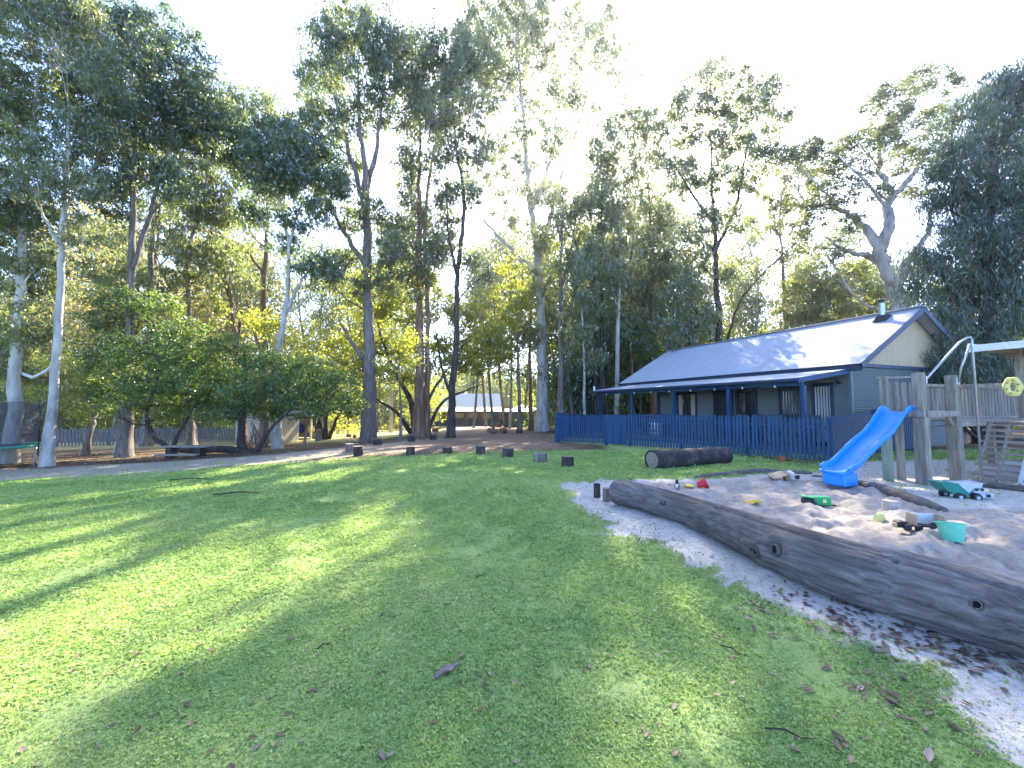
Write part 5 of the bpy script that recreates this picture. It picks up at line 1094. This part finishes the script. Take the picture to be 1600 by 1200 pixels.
# ------------------------------------------------------------------ toys in the sand
P_RED = plain('red_plastic', (.62, .03, .035), .35); P_YEL = plain('yellow_toy_plastic', (.80, .55, .06), .4); P_GRN = plain('green_toy_plastic', (.015, .34, .12), .35)
P_TEAL = plain('teal_toy_plastic', (.01, .22, .17), .35); P_MINT = plain('mint_plastic', (.16, .62, .42), .4); P_LIME = plain('pale_lime_plastic', (.66, .70, .28), .45)
P_BLK = plain('black_toy_plastic', (.02, .02, .03), .45); P_PLY = mat_noise('toy_plywood', [(.3, (.42, .30, .19)), (.7, (.58, .44, .30))], scale=8, stretch=(1, 6, 1), rough=.7); P_GREYP = plain('pale_grey_toy_plastic', (.50, .55, .60), .4)
def at_sand(px, py, dz=0): p = GS(px, py); return (p.x, p.y, p.z + dz)
def bucket(name, label, px, py, r, h, mat, tilt, rz, sand_in=True, handle=True):
    t = thing(name, label, 'bucket', at_sand(px, py, .0), rz); t.rotation_euler = (*tilt, rz)
    MB().lathe([(0, 0), (r * .70, 0), (r * .72, .01), (r * .97, h * .93), (r * 1.08, h * .94), (r * 1.09, h), (r * .96, h), (r * .68, .02), (0, .02)], 32).build('shell', mat, t, smooth='auto')
    if sand_in: MB().lathe([(r * .9, h * .62), (r * .5, h * .74), (0, h * .78)], 20).build('sand_fill', M_PITS, t, smooth=True)
    if handle: MB().tube([Vector((r * 1.1 * math.cos(a), r * 1.1 * math.sin(a) * .98, h * .97 + .004)) for a in np.linspace(0, math.pi, 16)], .006, 6).build('handle', mat, t, smooth=True)
    return t
M_PITS = mat_noise('loose_sand', [(.3, (.36, .29, .25)), (.7, (.55, .47, .41))], scale=30, rough=.95, bump=.4)
bucket('toy_bucket', 'mint green bucket part-filled with sand', 1490, 846, .115, .19, P_MINT, (R(-8), R(6)), .4)
bucket('toy_bucket', 'small red bucket tipped on its side at the far left of the sandpit', 1091, 762, .10, .16, P_RED, (R(25), R(62)), .2, False, False)
o = MB().box((0, 0, .02), (.16, .10, .03), bev=.012).build('yellow_sand_mould', P_YEL, loc=at_sand(1077, 763, .01), smooth='auto'); tag(o, 'small yellow sand mould beside the red bucket', 'toy')
# black and white toy at the far left
t = thing('toy_penguin', 'tiny black and white upright toy left of the red bucket', 'toy', at_sand(1058, 764), .3)
MB().lathe([(0, 0), (.035, .005), (.045, .05), (.035, .10), (.025, .115), (.03, .135), (.022, .16), (0, .168)], 16).build('body', P_BLK, t, smooth=True)
MB().lathe([(0, .01), (.028, .015), (.036, .05), (.028, .09), (0, .10)], 14, (-.012, -.016, 0)).build('belly', M_WHITE, t, smooth=True)
for s in (-1, 1): MB().box((-.02 + .012, s * .045, .06), (.02, .012, .07), rot=(R(s * 20), 0, 0), bev=.004).build('wing', P_BLK, t)
# yellow scoop
t = thing('toy_scoop', 'yellow plastic sand scoop lying flat in the sand', 'scoop', at_sand(1172, 786, .015), R(12))
mb = MB(); vs = []
for i in range(9):
    s = i / 8
    for j in range(9):
        a = math.pi * j / 8; wv = .052 * (1 - .55 * max(0, s - .55) / .45); vs.append((.02 + .18 * s, -math.cos(a) * wv, .05 - math.sin(a) * .045 * (1 - .4 * s) - .01))
mb.add(vs, [(i * 9 + j, i * 9 + j + 1, i * 9 + j + 10, i * 9 + j + 9) for i in range(8) for j in range(8)]).build('blade', P_YEL, t, smooth=True)
MB().tube([Vector((.03, 0, .03)), Vector((-.06, 0, .035)), Vector((-.13, 0, .03))], [.014, .012, .015], 10).build('handle', P_YEL, t, smooth=True)
o = MB().box((0, 0, .012), (.24, .035, .018), bev=.006).build('toy_plank', P_LIME, loc=at_sand(1285, 755, .01)); o.rotation_euler = (0, 0, .1); tag(o, 'flat pale lime plastic strip near the foot of the slide', 'toy')
o = MB().lathe([(0, 0), (.055, 0), (.062, .05), (.05, .10), (.03, .13), (0, .13)], 7).build('sand_mould', P_LIME, loc=at_sand(1372, 812, -.01)); o.rotation_euler = (.2, .15, 0); tag(o, 'pale yellow sand mould standing upright between the sandcastle and the log', 'toy')
# sandcastle
t = MB(); t.lathe([(0, 0), (.16, 0), (.13, .02), (.105, .05), (.092, .17), (0, .175)], 16); rr_ = random.Random(4); t.v = [(x * rr_.uniform(.95, 1.05), y * rr_.uniform(.95, 1.05), z) for x, y, z in t.v]
o = t.build('sandcastle', M_PITS, loc=at_sand(1393, 797, -.01), smooth='auto'); tag(o, 'bucket-shaped sandcastle in the middle of the sandpit', 'sandcastle')
o = lumpy('sand_lump', 'broken brown lump of wet sand right of the sandcastle', 'sand lump', at_sand(1424, 797, -.02), (.26, .2, .09), plain('wet_sand', (.26, .19, .16), .9), 8)
def wheel(par, c, r, w, mat=None, ax='Y', hub=None):
    M = Matrix.Rotation(R(90), 3, 'X') if ax == 'Y' else Matrix.Rotation(R(90), 3, 'Y')
    o = MB().lathe([(0, -w / 2), (r * .85, -w / 2), (r, -w * .3), (r, w * .3), (r * .85, w / 2), (0, w / 2)], 20, c, M).build('wheel', mat or P_BLK, par, smooth='auto')
    if hub: MB().lathe([(0, -w / 2 - .004), (r * .4, -w / 2 - .004), (r * .4, w / 2 + .004), (0, w / 2 + .004)], 12, c, M).build('hub', hub, o)
# wooden flatbed truck
t = thing('toy_flatbed', 'small wooden and black flatbed toy truck with upright end boards', 'toy truck', at_sand(1438, 832, .0), R(-12))
MB().box((.02, 0, .055), (.36, .12, .018), bev=.003).build('chassis', P_BLK, t)
for x in (-.08, .19): MB().box((x, 0, .125), (.018, .15, .12), rot=(0, R(6), 0), bev=.003).build('end_board', P_PLY, t)
MB().box((.055, .07, .12), (.25, .008, .11)).build('side_board', M_WHITE, t)
MB().box((-.19, 0, .06), (.09, .11, .07), bev=.01).build('cab', P_BLK, t)
MB().box((-.245, 0, .045), (.02, .06, .05), bev=.003).build('grille', P_PLY, t)
for x in (-.17, -.06, .17):
    for y in (-.075, .075): wheel(t, (x, y, .035), .038, .03)
# tipped wooden truck
t = thing('toy_tip_truck', 'wooden toy tip truck lying on its side at the back of the sandpit', 'toy truck', at_sand(1222, 751, .09), R(-10)); t.rotation_euler = (R(8), R(-14), R(-12))
mb = MB(); mb.box((-.12, 0, .0), (.22, .26, .014)); mb.box((-.12, .13, .06), (.22, .012, .13)); mb.box((-.12, -.13, .06), (.22, .012, .13)); mb.box((-.12, 0, .13), (.32, .30, .014))
MB().box((-.13, 0, -.06), (.012, .26, .16)).build('tray_floor', P_PLY, t)
MB().box((-.08, 0, .05), (.26, .30, .014), rot=(0, R(-6), 0)).build('tray_side', P_PLY, t)
MB().box((-.09, .13, -.01), (.22, .012, .13)).build('tray_side', P_PLY, t)
for x in (.04, .075, .11): MB().box((x, 0, -.01), (.018, .25, .17), rot=(0, R(-10), 0), bev=.004).build('slat', P_PLY, t)
MB().box((.17, 0, -.01), (.09, .20, .15), bev=.015).build('cab', P_GREYP, t); MB().box((.215, 0, .02), (.012, .15, .06)).build('windscreen', P_BLK, t)
for z in (.07,): 
    for y in (-.11, .11): wheel(t, (.23, y, -.03), .045, .03)
# green truck, rolled over
t = thing('toy_green_truck', 'green and black toy truck on its side in the sandpit centre', 'toy truck', at_sand(1276, 786, .0), R(-6)); 
mb = MB(); mb.box((.05, 0, .075), (.24, .17, .13), bev=.02); mb.build('body', P_GRN, t)
for z in (.05, .085, .12): MB().box((.05, -.088, z), (.2, .008, .010), bev=.002).build('rib', P_GRN, t)
MB().box((.06, -.092, .085), (.05, .008, .05)).build('panel', P_LIME, t)
MB().box((-.13, 0, .13), (.16, .15, .02), rot=(0, R(8), 0), bev=.006).build('hood', P_GRN, t)
MB().box((-.13, 0, .065), (.13, .14, .09), bev=.015).build('engine', P_BLK, t)
for x in (-.17, -.09): wheel(t, (x, -.08, .045), .042, .035)
MB().box((.20, -.03, .015), (.10, .05, .02), bev=.006).build('tow_bar', P_BLK, t); MB().box((-.19, -.07, .03), (.05, .05, .04), bev=.01).build('bumper', P_BLK, t)
# big teal dump truck
t = thing('toy_dump_truck', 'large teal and white toy dump truck half sunk behind the buried log', 'toy truck', at_sand(1500, 777, -.01), R(-10))
M1 = Matrix(((1, 0, 0), (0, 0, 1), (0, 1, 0)))
MB().prism([(-.36, .27), (-.28, .15), (-.18, .08), (.02, .08), (.09, .17), (.12, .235), (-.33, .285)], -.14, .14, M=M1).build('dump_bed', P_TEAL, t)
MB().prism([(-.06, .19), (.02, .12), (.10, .20), (.24, .215), (.30, .245), (.26, .275), (.0, .262), (-.12, .262)], -.145, .145, M=M1).build('bed_shield', P_GREYP, t)
MB().prism([(.20, .215), (.32, .23), (.31, .268), (.22, .272)], -.15, .15, M=M1).build('shield_tip', P_BLK, t)
cb = MB().box((.20, 0, .145), (.17, .20, .10), bev=.02).build('cab', P_GREYP, t)
for x in (.16, .235): MB().box((x, -.102, .165), (.045, .01, .04)).build('window', P_BLK, cb)
MB().box((.28, 0, .07), (.22, .24, .09), bev=.02).build('bonnet', P_GREYP, t); MB().box((.395, 0, .075), (.012, .14, .055)).build('grille', P_BLK, t); MB().box((.30, -.122, .075), (.06, .01, .05)).build('vent', P_BLK, t)
for x in (-.12, .12):
    for y in (-.14, .14): wheel(t, (x, y, .045), .07, .07, hub=P_GREYP)

# ------------------------------------------------------------------ grass, clover and leaf litter
rg = np.random.default_rng(5)
def scatter(n, ymin, ymax, xr=1.45, pw=1.0):
    y = ymin * (ymax / ymin) ** rg.uniform(0, 1, n) if pw == 1 else rg.uniform(ymin, ymax, n)
    x = rg.uniform(-xr, xr, n) * (y + .2); return x, y
def m_grass():
    m, n, l, out = newmat('lawn_clover'); a = nd(n, 'ShaderNodeAttribute', attribute_name='tone')
    rp = ramp(n, [(0, (.19, .31, .10)), (.45, (.36, .50, .17)), (.8, (.48, .60, .22)), (1, (.60, .58, .30))]); l.new(a.outputs['Fac'], rp.inputs[0])
    rt = ramp(n, [(0, (.16, .26, .05)), (.6, (.36, .50, .10)), (1, (.52, .54, .18))]); l.new(a.outputs['Fac'], rt.inputs[0])
    d = nd(n, 'ShaderNodeBsdfDiffuse'); l.new(rp.outputs[0], d.inputs[0]); t = nd(n, 'ShaderNodeBsdfTranslucent'); l.new(rt.outputs[0], t.inputs[0])
    g_ = nd(n, 'ShaderNodeBsdfGlossy'); g_.inputs['Roughness'].default_value = .4
    m1 = nd(n, 'ShaderNodeMixShader'); m1.inputs[0].default_value = .4; l.new(d.outputs[0], m1.inputs[1]); l.new(t.outputs[0], m1.inputs[2])
    m2 = nd(n, 'ShaderNodeMixShader'); m2.inputs[0].default_value = .012; l.new(m1.outputs[0], m2.inputs[1]); l.new(g_.outputs[0], m2.inputs[2]); l.new(m2.outputs[0], out.inputs[0]); return m
N_G = 420000
x, y = scatter(N_G, 1.15, 13.5)
gm = fmask(x, y, grass); bare = fbm(x * 2.3, y * 2.3, 4, 61); keep = (rg.uniform(0, 1, N_G) < gm * 1.1 + .05 * (fmask(x, y, pit) < .1)) & (bare + rg.normal(0, .12, N_G) < .68) & (rg.uniform(0, 1, N_G) < 1.0); x, y, bare = x[keep], y[keep], bare[keep]
z = surf(x, y); sz = .0036 * (y + .5) ** .8 * rg.uniform(.6, 1.5, len(x))
tuft = fbm(x * 5, y * 5, 3, 71)
cl_ = 3; cen = np.repeat(np.stack([x, y, z], 1), cl_, 0) + rg.normal(size=(len(x) * cl_, 3)) * np.array([1, 1, .25]) * np.repeat(sz, cl_)[:, None] * .9
cen[:, 2] += np.repeat(sz * rg.uniform(.1, .9, len(x)) * (.2 + 1.2 * tuft), cl_)
V_, Q_ = leaf_quads(cen, 1.0, 1.0, -.15, rg, 0.62)
s3 = np.repeat(np.repeat(sz, cl_), 4)[:, None]; c4 = np.repeat(cen, 4, 0); isb = np.repeat(rg.uniform(0, 1, len(cen)) < .3, 4)[:, None]
dv = (V_ - c4); V_ = c4 + dv * s3 * np.where(isb, 1.7, .95)
tone = np.clip(np.repeat(np.repeat(.15 + .75 * fbm(x * .9, y * .9, 4, 91) + (tuft - .5) * .5, cl_) + rg.normal(0, .17, len(cen)), 4), 0, 1)
nb_ = 45000; xb, yb = scatter(nb_, 1.2, 7.5); kb = rg.uniform(0, 1, nb_) < fmask(xb, yb, grass) * .9; xb, yb = xb[kb], yb[kb]
cb = np.stack([xb, yb, surf(xb, yb) + .008], 1); Vb, Qb = leaf_quads(cb, .038, .0032, -.35, rg, .3)
V_ = np.vstack([V_, Vb]); Q_ = np.vstack([Q_, Qb + len(tone)]); tone = np.concatenate([tone, np.repeat(np.clip(rg.normal(.7, .25, len(xb)), 0, 1), 4)])
go = np_mesh('grass', V_, Q_, m_grass(), attr={'tone': tone}); tag(go, 'short clover and grass covering the lawn', 'grass', kind='stuff')
# leaf litter: curled dead leaves
def m_dead():
    m, n, l, out = newmat('dead_leaf'); a = nd(n, 'ShaderNodeAttribute', attribute_name='tone')
    rp = ramp(n, [(0, (.040, .022, .018)), (.4, (.13, .075, .055)), (.75, (.28, .19, .15)), (1, (.45, .36, .30))]); l.new(a.outputs['Fac'], rp.inputs[0])
    p = nd(n, 'ShaderNodeBsdfPrincipled'); l.new(rp.outputs[0], p.inputs['Base Color']); p.inputs['Roughness'].default_value = .6; l.new(p.outputs[0], out.inputs[0]); return m
M_DEAD = m_dead()
def dead_leaf_arrays(cx, cy, cz, L, rg, wid=.45):
    n = len(cx); th = rg.uniform(0, 2 * np.pi, n); k = 5
    dx, dy = np.cos(th), np.sin(th); curl = rg.uniform(.1, .5, n); tilt = rg.normal(0, .25, n); bend = rg.normal(0, .25, n)
    V = np.zeros((n, k * 3, 3))
    for i in range(k):
        s = (i / (k - 1) - .5); w_ = math.sin(math.pi * min(.97, max(.04, i / (k - 1)))) ** .8 * wid * .5
        for j, e in enumerate((-1, 0, 1)):
            u = s * L; v = e * w_ * L + bend * L * s * s
            V[:, i * 3 + j, 0] = cx + dx * u - dy * v; V[:, i * 3 + j, 1] = cy + dy * u + dx * v
            V[:, i * 3 + j, 2] = cz + .008 + (abs(e) * curl * w_ + s * s * curl * .6 + s * tilt * .6 + .12 * np.abs(tilt)) * L
    q = []
    for i in range(k - 1):
        for j in range(2): q.append((i * 3 + j, i * 3 + j + 1, i * 3 + j + 4, i * 3 + j + 3))
    Q = (np.array(q)[None] + (np.arange(n) * k * 3)[:, None, None]).reshape(-1, 4); return V.reshape(-1, 3), Q
xs, ys, Ls, ts = [], [], [], []
def addl(px, py, n, sx, sy, L0, tone0=.4):
    for _ in range(n):
        p = G(px + rg.normal() * sx, py + rg.normal() * sy); xs.append(p.x); ys.append(p.y); Ls.append(L0 * rg.uniform(.5, 1.25)); ts.append(np.clip(rg.normal(tone0, .22), 0, 1))
for (px, py, n_, sx, sy) in [(1235, 925, 26, 35, 10), (1290, 950, 34, 38, 10), (1340, 975, 44, 40, 12), (1400, 990, 46, 40, 12), (1460, 1010, 46, 40, 11), (1530, 1030, 46, 40, 10), (1590, 1052, 30, 30, 10), (1180, 945, 18, 35, 12), (1420, 1085, 24, 45, 16), (1360, 1045, 16, 60, 22), (1230, 985, 14, 60, 16), (1500, 1130, 10, 60, 25), (610, 800, 14, 40, 10), (1100, 870, 10, 60, 20)]:
    addl(px, py, n_, sx, sy, .055, .28)
xr_, yr_ = scatter(620, 1.5, 14, 1.35); k_ = fmask(xr_, yr_, grass) > .4
for a, b in zip(xr_[k_], yr_[k_]): xs.append(a); ys.append(b); Ls.append(rg.uniform(.02, .055)); ts.append(np.clip(rg.normal(.35, .22), 0, 1))
yr_ = rg.uniform(12, 19, 4200); xr_ = rg.uniform(-1.4, -.2, 4200) * yr_; k_ = (fmask(xr_, yr_, grass) < .4) & (fmask(xr_, yr_, path) < .5)
for a, b in zip(xr_[k_], yr_[k_]): xs.append(a); ys.append(b); Ls.append(rg.uniform(.06, .14)); ts.append(np.clip(rg.normal(.5, .25), 0, 1))
yr_ = rg.uniform(17, 24, 1600); xr_ = rg.uniform(-.42, .1, 1600) * yr_; k_ = (fmask(xr_, yr_, path) < .5)
for a, b in zip(xr_[k_], yr_[k_]): xs.append(a); ys.append(b); Ls.append(rg.uniform(.08, .18)); ts.append(np.clip(rg.normal(.6, .25), 0, 1))
xs, ys, Ls, ts = map(np.array, (xs, ys, Ls, ts))
V_, Q_ = dead_leaf_arrays(xs, ys, surf(xs, ys), Ls, rg)
lo_ = np_mesh('leaf_litter', V_, Q_, M_DEAD, attr={'tone': np.repeat(ts, 15)}); tag(lo_, 'scattered dead brown leaves on the lawn, beside the long log and under the trees', 'leaves', kind='stuff')
def big_leaf(label, px, py, L, tone_, wid=.38, name='fallen_leaf', group='large fallen leaves on the lawn'):
    p = GS(px, py); V_, Q_ = dead_leaf_arrays(np.array([0.]), np.array([0.]), np.array([.012]), np.array([L]), rg, wid)
    o = np_mesh(name, V_, Q_, M_DEAD, attr={'tone': np.full(15, tone_)}, smooth=True); o.location = tuple(p); tag(o, label, 'leaf', group)
for lb, px, py, L, tn in [('dark curled leaf on the lawn at the lower left, left of its pair', 190, 1050, .055, .2), ('reddish curled leaf on the lawn right of a darker one at the lower left', 262, 1044, .05, .35), ('dark curled leaf nearest the bottom left', 216, 1150, .05, .2),
        ('small pale curled leaf right of the big bark piece', 803, 1068, .045, .7), ('narrow leaf just above the big bark piece', 722, 1028, .05, .5), ('pinkish curled leaf at the bottom edge right of the middle', 1330, 1194, .06, .6), ('pale long leaf at the bottom edge towards the right', 1452, 1190, .08, .8),
        ('orange leaf on the lawn near the bottom right', 1158, 1094, .035, .62), ('pale pink leaf at the foot of the leaf drift', 1168, 968, .075, .75), ('small dark leaf on the lawn left of the sand strip', 1040, 826, .07, .15), ('dark leaf in the sunlit grass patch', 992, 892, .05, .25)]:
    big_leaf(lb, px, py, L, tn)
# big piece of bark on the lawn
bp_ = GS(698, 1052); mb = MB(); nv = 12; vs = []
for i in range(nv):
    s = i / (nv - 1); w_ = .026 * (math.sin(math.pi * min(.98, .06 + s * .94)) ** .7) * (1 + .3 * math.sin(s * 13))
    for e in (-1, -.4, .3, 1): vs.append(((s - .5) * .155, e * w_ + .014 * math.sin(s * 4), .014 + .02 * s + (1 - e * e) * .012 * s + .003 * math.sin(s * 21 + e * 3)))
mb.add(vs, [(i * 4 + j, i * 4 + j + 1, i * 4 + j + 5, i * 4 + j + 4) for i in range(nv - 1) for j in range(3)])
o = mb.build('bark_piece', mat_noise('pinkish_dead_bark', [(.3, (.12, .07, .065)), (.55, (.27, .20, .19)), (.75, (.46, .40, .38))], scale=30, stretch=(1, 6, 1), rough=.6, bump=.6), smooth=True, loc=tuple(bp_)); o.rotation_euler = (0, 0, R(38))
sm_ = o.modifiers.new('thick', 'SOLIDIFY'); sm_.thickness = .003
tag(o, 'pinkish grey curled bark piece in the middle of the foreground lawn', 'bark')
# twigs
for i, (lb, px, py, L, a) in enumerate([('thin twig on the lawn left of the leaf drift', 1147, 1022, .16, -.9), ('short dark stick on the lawn above the bark piece', 752, 902, .12, .7), ('long dried twig on the lawn at the lower right', 1235, 1192 - 40, .2, -.4), ('dark stick at the foot of the long log', 1305, 938, .14, .5), ('twig on the left of the lawn', 507, 1010, .09, .9)]):
    p = GS(px, py); o = MB().tube([Vector((-L / 2, 0, .012)), Vector((-L * .1, L * .06, .022)), Vector((L * .2, -.01, .018)), Vector((L / 2, L * .1, .014))], [.0035, .0045, .003, .0015], 6).build('twig', MBK['dark'], loc=tuple(p), smooth=True); o.rotation_euler = (0, 0, a); tag(o, lb, 'twig')
for i, (lb, px, py, L, a) in enumerate([('dark fallen branch lying on the lawn at the far left', 300, 751, .9, .1), ('small dark branch on the lawn edge left', 370, 773, .7, .3)]):
    p = GS(px, py); o = MB().tube([Vector((-L / 2, 0, .03)), Vector((0, L * .05, .05)), Vector((L / 2, -.02, .03))], [.012, .014, .006], 6).build('fallen_branch', MBK['dark'], loc=tuple(p), smooth=True); o.rotation_euler = (0, 0, a); tag(o, lb, 'branch')
# broken white limb on the pale trunk at the left edge
a_, b_ = at(30, 582, 15), at(72, 580, 14.6); c_ = at(52, 590, 14.7); e_ = at(25, 580, 15)
o = MB().tube([Vector(v) - e_ for v in (e_, a_, c_, b_, at(80, 572, 14.6))], [.07, .06, .06, .055, .03], 10).build('broken_limb', plain('bleached_wood', (.60, .57, .52), .7), loc=tuple(e_), smooth=True); tag(o, 'bleached broken limb between the two leftmost trunks', 'branch')

# ------------------------------------------------------------------ thin haze volume added to imitate lens glare round the sun
hz = MB().box((0, 65, 20), (304, 174, 56)).build('haze', None if False else bpy.data.materials.new('air'))
m = bpy.data.materials['air']; m.use_nodes = True; n = m.node_tree.nodes
for x in list(n):
    if x.type != 'OUTPUT_MATERIAL': n.remove(x)
pv = n.new('ShaderNodeVolumePrincipled'); pv.inputs['Color'].default_value = (.88, .93, 1, 1); pv.inputs['Density'].default_value = .0008; pv.inputs['Anisotropy'].default_value = .87
m.node_tree.links.new(pv.outputs[0], n['Material Output'].inputs['Volume'])
tag(hz, 'added haze volume imitating the lens glare and glow around the sun', 'haze', kind='stuff'); hz.display_type = 'WIRE'
S.cycles.volume_bounces = 1
